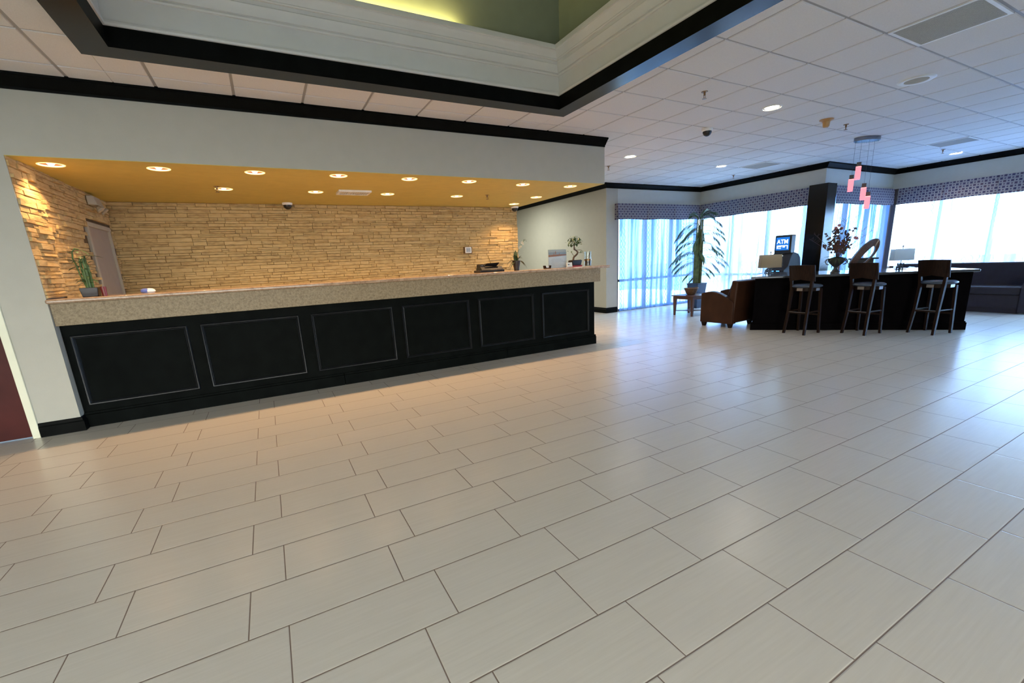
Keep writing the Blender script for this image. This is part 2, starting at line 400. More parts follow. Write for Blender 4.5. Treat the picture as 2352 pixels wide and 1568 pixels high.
# unseen rear wall; wide glazed entrance added as the source of rear daylight
wall('wall_rear',[(RX0,-5.6,RY0-.12,RY0,0,H),(1.6,X3,RY0-.12,RY0,0,H),(-5.6,1.6,RY0-.12,RY0,2.75,H)],M['wall'])
wall('wall_recess_side',[(-1.95,-1.80,YP+.20,YK+.1,0,ZS+.1),(-1.9,XS-.02,YK+.05,YK+.16,0,H)],M['wall'])
wall('wall_corridor_side',[(-1.95,-1.80,YK+.1,14.1,0,H)],M['wall'])
WL=[(-1.573,5.843),(-.77,5.82),(.072,5.80),(.93,5.78),(1.78,5.79),(2.60,5.79),(3.47,5.84),(4.30,5.82),(-.293,6.93),(.79,6.97),(1.79,6.99),(2.917,7.02),(4.36,6.90),(4.39,7.75)]
def holed(o,spots,R,z):
    c=MB()
    for x,y in spots: c.lathe([(R,-.1),(R,.2)],c=(x,y,z),n=32)
    co=c.build('hole_cutter',M['wall']); m=o.modifiers.new('Holes','BOOLEAN'); m.operation='DIFFERENCE'; m.object=co; m.solver='EXACT'
    dg=bpy.context.evaluated_depsgraph_get(); me=bpy.data.meshes.new_from_object(o.evaluated_get(dg)); o.modifiers.clear(); o.data=me
    bpy.data.objects.remove(co)
b=MB(); b.box(-1.9,XS-.004,YP+.004,YK+.06,ZS-.004,ZS+.03); so_=struct(b.build('ceiling_recess',M['yellow'])); holed(so_,WL,.088,ZS)
b=MB(); b.box(-1.95,XS,YP+.13,14.0,H+.01,H+.05); struct(b.build('ceiling_corridor',M['wall']))

def stone_wall(name,x0,x1,z0,z1,place,skip=None):
    """stacked ledge stones: each its own height, length and projection"""
    rnd=random.Random(len(name)*13+5); b=MB(); tones=[]
    z=z0
    while z<z1-.005:
        hh=rnd.choice([.034,.042,.05,.06]); hh=min(hh,z1-z)
        x=x0-rnd.random()*.2
        while x<x1:
            L=rnd.choice([.10,.16,.22,.30,.38])*rnd.uniform(.85,1.15)
            a,c=max(x,x0),min(x+L,x1)
            if c-a>.01 and not (skip and skip(a,c,z,z+hh)):
                d=rnd.choice([.017,.02,.023,.026,.036])+rnd.uniform(-.006,.006); g=.0005; t=rnd.random()
                sub=rnd.random()<.22 and hh>.045
                segs=[(z,z+hh*.5,d),(z+hh*.5,z+hh,rnd.uniform(.008,.04))] if sub else [(z,z+hh,d)]
                for (p,q,dd) in segs:
                    s=.003; n0=len(b.f)
                    lo=[place(a+g,.009,p+g),place(c-g,.009,p+g),place(c-g,.009,q-g),place(a+g,.009,q-g)]
                    j=lambda:rnd.uniform(-.005,.005)
                    hi=[place(a+g+s,dd+j(),p+g+s),place(c-g-s,dd+j(),p+g+s),place(c-g-s,dd+j(),q-g-s),place(a+g+s,dd+j(),q-g-s)]
                    b.hexa(lo,hi); tt=min(1,max(0,t+rnd.uniform(-.2,.2))); tones += [tt]*(len(b.f)-n0)
            x+=L
        z+=hh
    n0=len(b.f); pts=[place(x0,-.02,z0),place(x1,-.02,z0),place(x1,-.02,z1),place(x0,-.02,z1)]; pt2=[place(x0,.004,z0),place(x1,.004,z0),place(x1,.004,z1),place(x0,.004,z1)]
    o=b.build(name,M['stone']); me=o.data
    at=me.attributes.new('tone','FLOAT','FACE'); at.data.foreach_set('value',tones)
    return struct(o)
stone_wall('wall_back_stone',-1.79,XS-.01,0,ZS,lambda x,d,z:(x,YK+.03-d,z))
dy0,dy1,dz1=7.17,8.06,2.10; yc_=5.60
pl_=lambda x,d,z:(-1.787+d,x,z)
stone_wall('wall_left_stone',yc_+.45,YK-.01,0,ZS,pl_,skip=lambda a,c,p,q:(c>dy0-.0 and a<dy1+.0 and p<dz1-.005))
stone_wall('wall_left_stone_return',YP+.012,yc_+.45,1.262,ZS,pl_)
M['joint_shade']=simple('stone_joint_shade',(.12,.075,.035),.95,var=.2)  # dark brown stands in for the shade between the stones
b=MB(); b.box(-1.80,-1.786,yc_+.5,dy0,0,ZS); b.box(-1.80,-1.786,dy0,dy1,dz1-.01,ZS); b.box(-1.80,-1.786,dy1,YK,0,ZS); struct(b.build('wall_left_stone_backing',M['joint_shade']))
b=MB(); b.box(-1.78,XS-.01,YK+.022,YK+.05,0,ZS); struct(b.build('wall_back_stone_backing',M['joint_shade']))
# door in the stone wall
b=MB(); b.box(-1.80,-1.775,dy0+.05,dy1-.05,0,dz1-.05); d1=struct(b.build('door_2',M['beigedoor']))
b=MB(); b.box(-1.80,-1.755,dy0-.01,dy0+.05,0,dz1); b.box(-1.80,-1.755,dy1-.05,dy1+.01,0,dz1); b.box(-1.80,-1.752,dy0-.01,dy1+.01,dz1-.055,dz1); b.build('door_frame',M['beigetrim'],d1,bevel=.004)
b=MB(); b.tube([(-1.775,dy0+.12,1.0),(-1.71,dy0+.12,1.0)],.012); b.tube([(-1.715,dy0+.12,1.0),(-1.715,dy0+.23,1.0)],.009); b.build('door_handle',M['greymetal'],d1,smooth=True)
# red-brown door at far left
b=MB(); b.box(-3.05,-2.125,YP+.03,YP+.075,.01,2.06); d2=struct(b.build('door_1',M['redwood'],bevel=.003))
b=MB(); b.box(-2.125,-2.07,YP-.02,YP+.1,0,2.12); b.box(-3.15,-3.05,YP-.02,YP+.1,0,2.12); b.box(-3.05,-2.125,YP-.02,YP+.1,2.06,2.12); b.build('door_frame',M['cream'],d2,bevel=.004)
b=MB(); b.tube([(-2.95,YP+.03,1.0),(-2.95,YP-.04,1.0)],.012); b.tube([(-2.95,YP-.035,1.0),(-2.83,YP-.035,1.0)],.01); b.build('door_handle',M['greymetal'],d2,smooth=True)

# crown moulding and baseboards: profile swept along a polyline
def sweep(pts,prof,name,mat,closed=False,side=1):
    """prof = (offset from wall into the room, z); room lies to the given side of the path"""
    b=MB(); n=len(pts); k=len(prof); P=[Vector(p) for p in pts]
    def nrm(a,c): d=(c-a).normalized(); return Vector((-d.y,d.x))*side
    for i,p in enumerate(P):
        if closed: a,c=nrm(P[i-1],p),nrm(p,P[(i+1)%n])
        else: a=nrm(P[max(i-1,0)],P[max(i,1)]); c=nrm(P[min(i,n-2)],P[min(i+1,n-1)])
        mdir=a+c; mdir=mdir/ (1+a.dot(c))
        for o,z in prof: b.v.append((p.x+mdir.x*o,p.y+mdir.y*o,z))
    for i in range(n if closed else n-1):
        j=(i+1)%n
        for q in range(k-1): b.f.append([i*k+q,j*k+q,j*k+q+1,i*k+q+1]); b.m.append(0)
    if not closed:
        b.f.append(list(range(k))); b.m.append(0); b.f.append([(n-1)*k+q for q in reversed(range(k))]); b.m.append(0)
    return struct(b.build(name,mat,smooth=True,angle=25))
crown=[(0,H-.110),(.012,H-.110),(.014,H-.092),(.030,H-.080),(.052,H-.052),(.074,H-.030),(.080,H-.022),(.090,H-.020),(.090,H+.006),(0,H+.006)]
sweep([(RX0,YP),(XS,YP)],crown,'trim_1',M['black'],side=-1)
sweep([(XR,14.0),(XR,YW),(X1,YW),(X1,Y2),(X3,Y2),(X3,RY0)],crown,'trim_2',M['black'],side=-1)
base=[(0,0),(.022,0),(.022,.095),(.014,.105),(.012,.13),(0,.135)]
sweep([(-2.07,YP),(XL,YP),(XL,YP+.13)],base,'baseboard_left',M['black'],side=-1)
sweep([(XR,14.0),(XR,YW),(7.76,YW)],base,'baseboard_right',M['black'],side=-1)

# ------------------------------------------------------------------ coffer
ix0,ix1,iy0,iy1=-.742,3.222,-1.0,4.544
def ring(prof,name,mat): # prof: offset inward from inner edge of frame
    return sweep([(ix0,iy0),(ix1,iy0),(ix1,iy1),(ix0,iy1)],prof,name,mat,closed=True,side=1)
ring([(-.20,H+.03),(-.20,H-.05),(0,H-.05)],'trim_3',M['beam'])
ring([(0,H-.05),(0,3.175),(-.02,3.175)],'trim_6',M['black'])  # inner beam face, same paint; its shade is put in as blacker colour
ring([(-.01,3.17),(.012,3.175),(.016,3.19),(.012,3.205),(.0,3.21),(0,3.365),(.016,3.366),(.020,3.378),(.014,3.392),(.026,3.394),(.028,3.402),(.034,3.43),(.052,3.455),(.054,3.462),(.050,3.468),(.050,3.495),(.066,3.497),(.070,3.505),(.068,3.512),(.082,3.545),(.104,3.566),(.106,3.574),(.120,3.576),(.122,3.60),(.120,3.62),(.0,3.62),(-.09,3.60)],'trim_4',M['white'])
b=MB(); gx0,gx1,gy0,gy1=ix0-.08,ix1+.08,iy0-.08,iy1+.08
for q in ((gx0-.1,gx0,gy0-.1,gy1+.1),(gx1,gx1+.1,gy0-.1,gy1+.1),(gx0,gx1,gy0-.1,gy0),(gx0,gx1,gy1,gy1+.1)): b.box(*q,3.16,4.75)
b.box(gx0,gx1,gy0,gy1,4.7,4.75); struct(b.build('ceiling_coffer',M['green']))

# ------------------------------------------------------------------ windows
def window(name,p0,p1,mull,z1=2.62,tr=.78):
    """glazed wall from p0 to p1: frame is the object, panes are its children"""
    P0,P1=Vector(p0),Vector(p1); d=(P1-P0); L=d.length; d/=L; n=Vector((-d.y,d.x))
    b=MB(); g=MB()
    def bx(B,s0,s1,w,z0,z1_,off=0):
        A=P0+d*s0+n*(off-w/2); C=P0+d*s1+n*(off-w/2); E=P0+d*s1+n*(off+w/2); F=P0+d*s0+n*(off+w/2)
        B.prism([(A.x,A.y),(C.x,C.y),(E.x,E.y),(F.x,F.y)],z0,z1_)
    bx(b,0,L,.10,0,.06); bx(b,0,L,.10,z1-.06,z1); bx(b,0,L,.07,tr-.03,tr+.03)
    ms=[0.03]+list(mull)+[L-.03]
    for m_ in ms: bx(b,m_-.03,m_+.03,.09,.0,z1)
    o=struct(b.build(name,M['winframe'],bevel=.003))
    for i in range(len(ms)-1):
        g=MB(); bx(g,ms[i]+.03,ms[i+1]-.03,.008,.06,tr-.03); bx(g,ms[i]+.03,ms[i+1]-.03,.008,tr+.03,z1-.06); g.build('window_pane',M['pane'],o)
    return o
window('window_1',(7.77,YW+.08),(X1,YW+.08),[1.0,1.95])
window('window_2',(X1+.08,YW),(X1+.08,Y2+.1),[1.0,1.92])
window('window_3',(X1+.1,Y2+.08),(X3,Y2+.08),[1.0,2.0])
window('window_4',(X3+.08,Y2),(X3+.08,RY0),[.95,1.85,2.9,3.9,4.9,5.9,6.9,7.9,8.9,9.9,10.9])
window('window_fill',(1.6,RY0-.06),(-5.6,RY0-.06),[1.2,2.4,3.6,4.8,6.0],z1=2.75)  # unseen glazing, added to light the room from behind
# corner post
b=MB(); b.box(13.60,13.74,5.395,5.47,0,2.62,0); b.box(13.60,13.635,5.30,5.395,0,2.62,1); b.box(13.635,13.74,5.30,5.395,0,2.62,1)
struct(b.build('trim_5',[M['post'],M['winframe']],bevel=.004))
# dark column clad around the outside corner
b=MB(); b.box(10.45,10.80,5.27,5.64,0,2.645); struct(b.build('column',M['beam'],bevel=.004))

# valances and curtains: along a line
def along(p0,p1):
    P0,P1=Vector(p0),Vector(p1); d=P1-P0; L=d.length; return P0,d/L,L
def valance(p0,p1,seams,side,label,z0=2.255,z1=2.625,ends=(True,True)):
    P0,d,L=along(p0,p1); n=Vector((-d.y,d.x))*side
    ks=set([0,L]); 
    for s in seams: ks.update([s-.035,s-.006,s,s+.006,s+.035])
    x=0
    while x<L: ks.add(x); x+=.12
    ks=sorted(ks); b=MB(); rnd=random.Random(int(L*100)); uvs=[]
    rows=[z1,z1-.05,(z0+z1)/2,z0+.02,z0]
    for s in ks:
        near=min([abs(s-q) for q in seams]+[9])
        for k,z in enumerate(rows):
            t=k/4
            o=.11+.02*t+ (.008*t*sin(s*9+z)) - (.028*max(0,1-near/.03)*(0.3+.7*t))
            zz=z+(.006*sin(s*5.3) if k>=3 else 0)
            p=P0+d*s+n*o; b.v.append((p.x,p.y,zz)); uvs.append((s,zz))
    R=len(rows)
    for i in range(len(ks)-1):
        for k in range(R-1): a=i*R+k; b.f.append([a,a+1,a+R+1,a+R]); b.m.append(0)
    # top board and returns
    q=[P0,P0+n*.10,P0+d*L+n*.10,P0+d*L]; nb=len(b.v)
    for p in q: b.v.append((p.x,p.y,z1)); uvs.append((0,0))
    b.f.append([nb,nb+1,nb+2,nb+3]); b.m.append(0)
    for e,(s,on) in enumerate(((0,ends[0]),(L,ends[1]))):
        if not on: continue
        nb=len(b.v); p=P0+d*s; pn=P0+d*s+n*.11
        for (v,z,u) in ((p,z1,0),(pn,z1,.1),(pn,z0,.1),(p,z0,0)): b.v.append((v.x,v.y,z)); uvs.append((u,z))
        b.f.append([nb,nb+1,nb+2,nb+3]); b.m.append(0)
    me=bpy.data.meshes.new('window_valance'); me.from_pydata(b.v,[],b.f); me.materials.append(M['valance'])
    uv=me.uv_layers.new(name='UVMap')
    for l in me.loops: uv.data[l.index].uv=uvs[l.vertex_index]
    o=bpy.data.objects.new('window_valance',me); COL.objects.link(o)
    so=o.modifiers.new('Solidify','SOLIDIFY'); so.thickness=.006
    return tag(o,label,'valance')
def curtain(p0,p1,label,z0=.02,z1=2.60,seed=1,mat='curtain'):
    P0,d,L=along(p0,p1); n=Vector((-d.y,d.x)); rnd=random.Random(seed)
    ph=[rnd.uniform(0,6.28) for _ in range(4)]; ns=max(8,int(L/.02)); nz=12; vs=[];uvs=[];fs=[]
    for i in range(ns+1):
        s=L*i/ns
        for k in range(nz+1):
            t=k/nz; z=z0+(z1-z0)*t; amp=.016*(1-.4*t)
            o=amp*(sin(2*pi*s/.16+ph[0]+.5*sin(s*3+ph[1]))+.45*sin(2*pi*s/.37+ph[2]+.6*t))
            p=P0+d*(s+.012*sin(2*pi*s/.13+t*2+ph[3]))+n*o; vs.append((p.x,p.y,z)); uvs.append((s+seed*3.7,z))
    for i in range(ns):
        for k in range(nz): a=i*(nz+1)+k; fs.append((a,a+nz+1,a+nz+2,a+1))
    me=bpy.data.meshes.new('sheer_curtain'); me.from_pydata(vs,[],fs); me.materials.append(M[mat])
    uv=me.uv_layers.new(name='UVMap')
    for l in me.loops: uv.data[l.index].uv=uvs[l.vertex_index]
    me.polygons.foreach_set('use_smooth',[True]*len(me.polygons))
    o=bpy.data.objects.new('sheer_curtain',me); COL.objects.link(o); return tag(o,label,'curtain')
valance((7.68,YW),(10.57,YW),[.97,1.93],-1,'purple-grey square-print valance on the window nearest the reception wall, behind the palm')
valance((X1,YW-.015),(X1,5.66),[.97,1.91],-1,'purple-grey square-print valance running from the palm corner to the black column')
valance((10.97,Y2),(X3-.15,Y2),[1.3],-1,'short purple-grey square-print valance behind the hanging pink lights')
valance((X3,Y2-.015),(X3,RY0),[.985,1.85,2.7,3.7,4.7,5.7,6.7,7.7,8.7,9.7,10.7],-1,'purple-grey square-print valance above the dark couch')
curtain((7.78,YW-.050),(10.575,YW-.050),'blue-lit sheer curtain with wavy lines behind the small wooden table and potted palm',seed=1,mat='curtain_blue_lit')
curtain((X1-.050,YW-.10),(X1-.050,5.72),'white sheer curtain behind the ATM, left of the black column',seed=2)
curtain((10.90,Y2-.050),(13.58,Y2-.050),'blue-lit sheer curtain behind the flower arrangement on the bar',seed=3,mat='curtain_blue_lit')
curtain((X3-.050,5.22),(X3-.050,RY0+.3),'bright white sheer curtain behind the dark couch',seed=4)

# ------------------------------------------------------------------ outside
b=MB(); b.box(-40,60,-50,60,-.3,-.15); struct(b.build('ground',M['conc']))
b=MB(); b.box(6,26,15.5,40,-.15,-.10); struct(b.build('lawn',M['grass']))
b=MB(); b.box(11.3,13.9,12.8,15.4,-.15,-.09); b.box(17.5,26,6,12,-.15,-.09); struct(b.build('path',M['pale']))  # sunlight on the paving painted in as near-white slabs

# ------------------------------------------------------------------ reception counter
yc=5.60
rc=thing('reception_counter','long black panelled reception counter with a beige granite top','counter',(1.4,yc,0))
ox,oy=1.4,yc
def L(x,y): return x-ox,y-oy
cx0,cx1=XL+.002,4.60
b=MB(); x0,y0=L(cx0,yc+.03); x1,y1=L(cx1,yc+.42); b.box(x0,x1,y0,y1,0,1.01); b.build('body',M['panel'],rc,bevel=.004)
# rails and stiles standing proud are the body face; raised moulding frames
def moulding(x0,x1,z0,z1):
    b=MB(); w=.035
    prof=[(0,0),(0,.012),(.007,.020),(.016,.018),(.024,.010),(.030,.012),(w,.005),(w,0)]
    n=len(prof)
    cs=[(x0,z0,1,1),(x1,z0,-1,1),(x1,z1,-1,-1),(x0,z1,1,-1)]
    for (cx,cz,sx,sz) in cs:
        for (o,h) in prof: X,Y=L(cx+sx*o,yc+.03-h); b.v.append((X,Y,cz+sz*o))
    for i in range(4):
        j=(i+1)%4
        for q in range(n-1): b.f.append([i*n+q,j*n+q,j*n+q+1,i*n+q+1]); b.m.append(0)
    return b.build('moulding',M['mould'],rc,smooth=True,angle=20)
for (a,c) in ((-1.715,-.80),(-.69,.262),(.385,1.34),(1.46,2.40),(2.535,3.445),(3.59,4.487)):
    moulding(a,c,.215,.905)
b=MB(); x0,y0=L(cx0,yc+.03); x1,_=L(cx1+.02,0)
for a,c in ((x0,.66-ox),(.664-ox,2.95-ox),(2.954-ox,x1)):
    b.prism([(a,y0-.024),(c,y0-.024),(c,y0+.05),(a,y0+.05)],0,.125); b.prism([(a,y0-.014),(c,y0-.014),(c,y0+.05),(a,y0+.05)],.125,.150)
b.build('baseboard',M['panel'],rc,bevel=.004)
b=MB(); x0,y0=L(cx0,yc-.045); x1,y1=L(4.665,yc+.47); b.box(x0,x1,y0,y1,1.008,1.215); b.build('granite_apron',M['granite'],rc,bevel=.003)
b=MB(); x0,y0=L(cx0+.0,yc-.13); x1,y1=L(4.80,yc+.40); b.box(x0,x1,y0,y1,1.215,1.255); b.build('countertop',M['granitetop'],rc,bevel=.017,seg=4)

# ------------------------------------------------------------------ recess fittings
def downlight(name,mats,R,loc,label,group):
    t=thing(name,label,'ceiling light',loc,0,group)
    u=mats[4]
    b=MB(); b.lathe([(R*.90,.004),(R*.90,-.006),(R*.96,-.010),(R*1.03,-.007),(R*1.05,.0005)],n=36,caps=False); b.build('trim_ring',mats[0],t,smooth=True)
    b=MB(); b.lathe([(R*.90,.003*1),(R*.72,u),(R*.5,u+.012*(u>.01)),(.001,u+.012*(u>.01))],n=36,caps=False); b.build('baffle',mats[1],t,smooth=True)
    b=MB(); k=mats[3]; z0=u+.010*(u>.01)-.001; hh=.077 if u>.01 else .004; b.lathe([(R*k,z0),(R*k*.97,z0-hh*.4),(R*k*.75,z0-hh*.75),(R*k*.4,z0-hh*.95),(.001,z0-hh)],n=24,caps=False); b.build('bulb',mats[2],t,smooth=True)
    return t
wl_lab=['recessed amber light at the far left of the front row, by the stone side wall','second recessed amber light of the front row, right of the corner one','third recessed amber light of the front row from the left','fourth recessed amber light of the front row from the left','fifth recessed amber light of the front row from the left','sixth recessed amber light of the front row from the left','second recessed amber light of the front row from the open right end','last recessed amber light of the front row, at the open right end','recessed amber light of the rear row beside a sprinkler, nearest the stone corner','recessed amber light of the rear row just left of the white vent','recessed amber light of the rear row just right of the white vent','recessed amber light of the rear row left of the lone sprinkler','recessed amber light in the middle of the soffit open right edge','recessed amber light in the rear right soffit corner above the stone wall end']
def spot(name,loc,e,c,size,blend=.8,r=.05,rot=(0,0,0)):
    l=bpy.data.lights.new(name,'SPOT'); l.energy=e; l.color=c; l.spot_size=radians(size); l.spot_blend=blend; l.shadow_soft_size=r
    o=bpy.data.objects.new(name,l); COL.objects.link(o); o.location=loc; o.rotation_euler=rot; return o
first=None
for i,((x,y),lab) in enumerate(zip(WL,wl_lab)):
    if first is None: first=o=downlight('recessed_downlight',[M['bulbring'],M['baffle'],M['bulbwarm'],.42,.055],.095,(x,y,ZS),lab,'amber downlights over the reception desk')
    else: o=copy_tree(first); o.location=(x,y,ZS); o['label']=lab
    spot('downlight_lamp',(x,y,ZS-.022),40,(1,.61,.30),125,.8,.012)
CL=[(5.851,3.697,'round recessed ceiling light nearest the coffer, between two sprinklers'),(5.958,6.285,'round recessed ceiling light above the reception counter end'),(8.582,6.399,'round recessed ceiling light left of the far grey vent'),(12.73,4.08,'round recessed ceiling light nearest the couch windows')]
first=None
for x,y,lab in CL:
    if first is None: first=o=downlight('ceiling_light',[M['ringwhite'],M['bulbcool'],M['bulbcool'],.55,.0],.11,(x,y,H),lab,'white ceiling downlights of the lobby')
    else: o=copy_tree(first); o.location=(x,y,H); o['label']=lab
    spot('ceiling_lamp',(x,y,H-.07),22,(1,.9,.76),140,.6,.08)

def sprinkler(loc,label,s=1):
    t=thing('ceiling_sprinkler',label,'sprinkler',loc,0,'ceiling sprinklers')
    b=MB(); b.lathe([(.035*s,0),(.033*s,-.006),(.012*s,-.008),(.010*s,-.03),(.014*s,-.034),(.008*s,-.04)],n=16); b.build('body',M['brass'],t,smooth=True)
    b=MB(); b.tube([(.010*s,0,-.035*s),(.012*s,0,-.055*s),(.004*s,0,-.068*s)],.003*s,6); b.tube([(-.010*s,0,-.035*s),(-.012*s,0,-.055*s),(-.004*s,0,-.068*s)],.003*s,6); b.lathe([(.024*s,-.072*s),(.024*s,-.069*s)],n=16); b.build('deflector',M['brass'],t,smooth=True)
    return t
sp0=sprinkler((4.528,3.64,H),'ceiling sprinkler nearest the coffer corner')
for x,y,z,lab in ((7.767,3.765,H,'ceiling sprinkler right of the tan detector'),(11.914,4.016,H,'ceiling sprinkler beside the light nearest the couch windows'),(6.13,7.05,H,'ceiling sprinkler half hidden by the soffit end'),(9.884,7.04,H,'ceiling sprinkler near the palm corner'),(-.358,6.76,ZS,'sprinkler touching an amber light on the mustard soffit'),(3.366,6.82,ZS,'lone sprinkler on the mustard soffit above the orchid')):
    c=copy_tree(sp0); c.location=(x,y,z); c['label']=lab

def dome_camera(loc,label,s=1):
    t=thing('ceiling_dome_camera',label,'security camera',loc,0,None)
    b=MB(); b.lathe([(.07*s,0),(.072*s,-.025*s),(.062*s,-.035*s)],n=24); b.build('housing',M['whiteplastic'],t,smooth=True)
    b=MB(); b.lathe([(.058*s,-.034*s),(.056*s,-.055*s),(.042*s,-.08*s),(.02*s,-.094*s),(.001,-.097*s)],n=24,caps=False); b.build('dome',M['blackplastic'],t,smooth=True)
    return t
dc=dome_camera((5.84,4.62,H),'white dome security camera on the tiled ceiling',1.05)
c=copy_tree(dc); c.location=(.474,8.09,ZS); c['label']='dome security camera on the mustard soffit against the stone wall'
c=copy_tree(dc); c.location=(4.60,8.10,ZS); c['label']='dome security camera at the right end of the stone wall'

t=thing('smoke_detector','tan cone-shaped detector on the tiled ceiling','detector',(7.175,3.732,H))
b=MB(); b.lathe([(.085,0),(.085,-.012),(.06,-.02),(.045,-.035),(.04,-.085),(.03,-.10)],n=24); b.build('housing',M['tan'],t,smooth=True)
t=thing('ceiling_speaker','round off-white ceiling speaker near the large grey vent','speaker',(6.55,2.53,H))
b=MB(); b.lathe([(.10,-.004),(.115,-.010),(.150,-.010),(.165,0)],n=40,caps=False); b.build('bezel',M['ringwhite'],t,smooth=True)
b=MB(); b.lathe([(.11,-.006),(.06,-.012),(.001,-.014)],n=40,caps=False); b.build('grille',simple('tan_speaker_cloth',(.42,.38,.28),.9),t,smooth=True)

def vent(x0,y0,label):
    g=.6096; cx,cy=x0+g/2,y0+g/2
    t=thing('return_air_vent',label,'air vent',(cx,cy,H),0,None); h=g/2-.012
    b=MB(); 
    for q in ((-h,h,-h,-h+.025),(-h,h,h-.025,h),(-h,-h+.025,-h+.025,h-.025),(h-.025,h,-h+.025,h-.025)): b.box(*q,-.006,0)
    b.build('frame',M['ringwhite'],t)
    b=MB(); b.box(-h+.025,h-.025,-h+.025,h-.025,-.0025,0)
    k=-h+.03
    while k<h-.03: b.box(k,k+.008,-h+.025,h-.025,-.006,-.0025); k+=.02
    b.build('grille',M['grille'],t); return t
vent(3.66+2*.6096,2.758-2*.6096,'large grey vent panel nearest the round ceiling speaker')
vent(3.66+12*.6096,2.758+1*.6096,'square grey air vent over the couch end of the lobby')
vent(3.66+9*.6096,2.758+5*.6096,'square grey air vent beside the light near the palm corner')
t=thing('supply_air_vent','white slotted air vent on the mustard soffit','air vent',(1.28,6.87,ZS))
b=MB(); 
for q in ((-.22,.22,-.15,-.12),(-.22,.22,.12,.15),(-.22,-.19,-.12,.12),(.19,.22,-.12,.12)): b.box(*q,-.03,0)
b.build('frame',M['ringwhite'],t,bevel=.004)
b=MB(); b.box(-.19,.19,-.12,.12,-.004,0,1)
k=-.185
while k<.18: b.hexa([(k,-.12,-.004),(k+.006,-.12,-.004),(k+.006,.12,-.004),(k,.12,-.004)],[(k+.014,-.12,-.026),(k+.02,-.12,-.026),(k+.02,.12,-.026),(k+.014,.12,-.026)]); k+=.03
b.build('louvre',[M['ringwhite'],M['blackplastic']],t)

t=thing('emergency_light','pale emergency light box high on the stone side wall','wall light',(-1.755,7.53,2.36))
b=MB(); b.hexa([(0,-.15,-.05),(.09,-.13,-.05),(.09,.13,-.05),(0,.15,-.05)],[(0,-.15,.06),(.06,-.13,.06),(.06,.13,.06),(0,.15,.06)]); b.build('housing',M['beigetrim'],t,bevel=.01)
for s in (-1,1):
    b=MB(); b.lathe([(.02,0),(.045,.035),(.045,.05)],n=16); o=b.build('lamp_head',M['beigetrim'],t,smooth=True); o.location=(.07,s*.075,-.07); o.rotation_euler=(0,radians(140),0)
t=thing('wall_thermostat','small grey-screened thermostat on the stone wall','thermostat',(3.56,YK-.015,1.65))
b=MB(); b.box(-.085,.085,-.03,.02,-.065,.065); b.build('frame',M['brass'],t,bevel=.004)
b=MB(); b.box(-.068,.062,-.038,-.028,-.055,.055); b.build('plate',M['whiteplastic'],t,bevel=.003)
b=MB(); b.box(-.048,.045,-.041,-.036,-.038,.038); b.build('screen',M['thermo'],t)

# ------------------------------------------------------------------ things on the reception counter
CT=1.255
# lucky bamboo
t=thing('bamboo_plant','lucky bamboo in a square black pot at the far left of the counter','potted plant',(-1.50,5.72,CT))
b=MB(); b.hexa([(-.058,-.05,0),(.058,-.05,0),(.058,.05,0),(-.058,.05,0)],[(-.068,-.06,.085),(.068,-.06,.085),(.068,.06,.085),(-.068,.06,.085)]); b.build('pot',M['blackplastic'],t,bevel=.004)
b=MB(); rnd=random.Random(3)
for k in range(14):
    a=rnd.uniform(0,6.28); r=rnd.uniform(0,.03); hh=rnd.uniform(.12,.30); b.tube([(r*cos(a),r*sin(a),.07),(r*cos(a)*1.1,r*sin(a)*1.1,.07+hh)],.008,8)
b.tube([(-.02,0,.07),(-.045,0,.2),(-.055,0,.30),(-.068,0,.36),(-.06,0,.42),(-.035,0,.45),(-.01,0,.44)],.006,8); b.tube([(.01,0,.07),(.012,0,.25),(.018,0,.38)],.007,8)
b.build('stem',M['stem'],t,smooth=True)
b=MB()
for (x,z,dx,dz,LL) in ((-.06,.37,-1,.15,.11),(-.01,.44,.8,-.4,.08),(.0,.43,.3,-1,.09),(.018,.38,1,.1,.12),(-.05,.28,-1,-.1,.08),(-.03,.30,1,.2,.07),(.0,.25,-1,.2,.07),(-.03,.16,-1,.3,.07),(.02,.16,1,.3,.06),(.01,.33,-.6,.5,.08),(.015,.30,.7,.6,.07),(-.055,.33,-.9,.6,.08),(-.02,.2,-1,.4,.08),(.02,.22,1,.5,.08),(-.01,.27,-.8,.6,.08),(.015,.34,.6,.8,.07),(-.06,.40,-.8,.5,.1),(0,.12,.9,.4,.07),(-.02,.36,.7,.4,.07),(.0,.3,-.3,1,.07)):
    b.leaf((x,rnd.uniform(-.01,.01),z),(dx,rnd.uniform(-.5,.5),dz),LL*1.15,.018,.25)
for k in range(26):
    a=rnd.uniform(0,6.28); z=rnd.uniform(.12,.42); b.leaf((.02*cos(a)-.02*(z>.3),.02*sin(a),z),(cos(a),sin(a),rnd.uniform(-.2,.9)),rnd.uniform(.05,.09),.014,.35)
b.build('foliage',M['leafmid'],t,smooth=True)
o=MB().lathe([(.020,0),(.020,.03),(.023,.07),(.024,.088),(.021,.088),(.019,.03)],n=20).build('cup',simple('dark_red_glaze',(.16,.02,.015),.4),smooth=True); o.location=(-1.40,5.70,CT); tag(o,'small red cup beside the black bamboo pot','cup')
t=thing('desk_item','small rounded white and blue item peeking over the counter back edge','desk item',(-1.09,5.90,CT))
b=MB(); b.lathe([(.001,0),(.04,0),(.055,.012),(.05,.03),(.03,.042),(.001,.046)],n=20,caps=False); o=b.build('shell',M['whiteplastic'],t,smooth=True); 
b=MB(); b.lathe([(.034,.0),(.042,.01),(.038,.03),(.02,.04),(.001,.043)],n=16,caps=False); o=b.build('button',M['sky_blue'],t,smooth=True); o.location=(-.028,-.018,0.004)
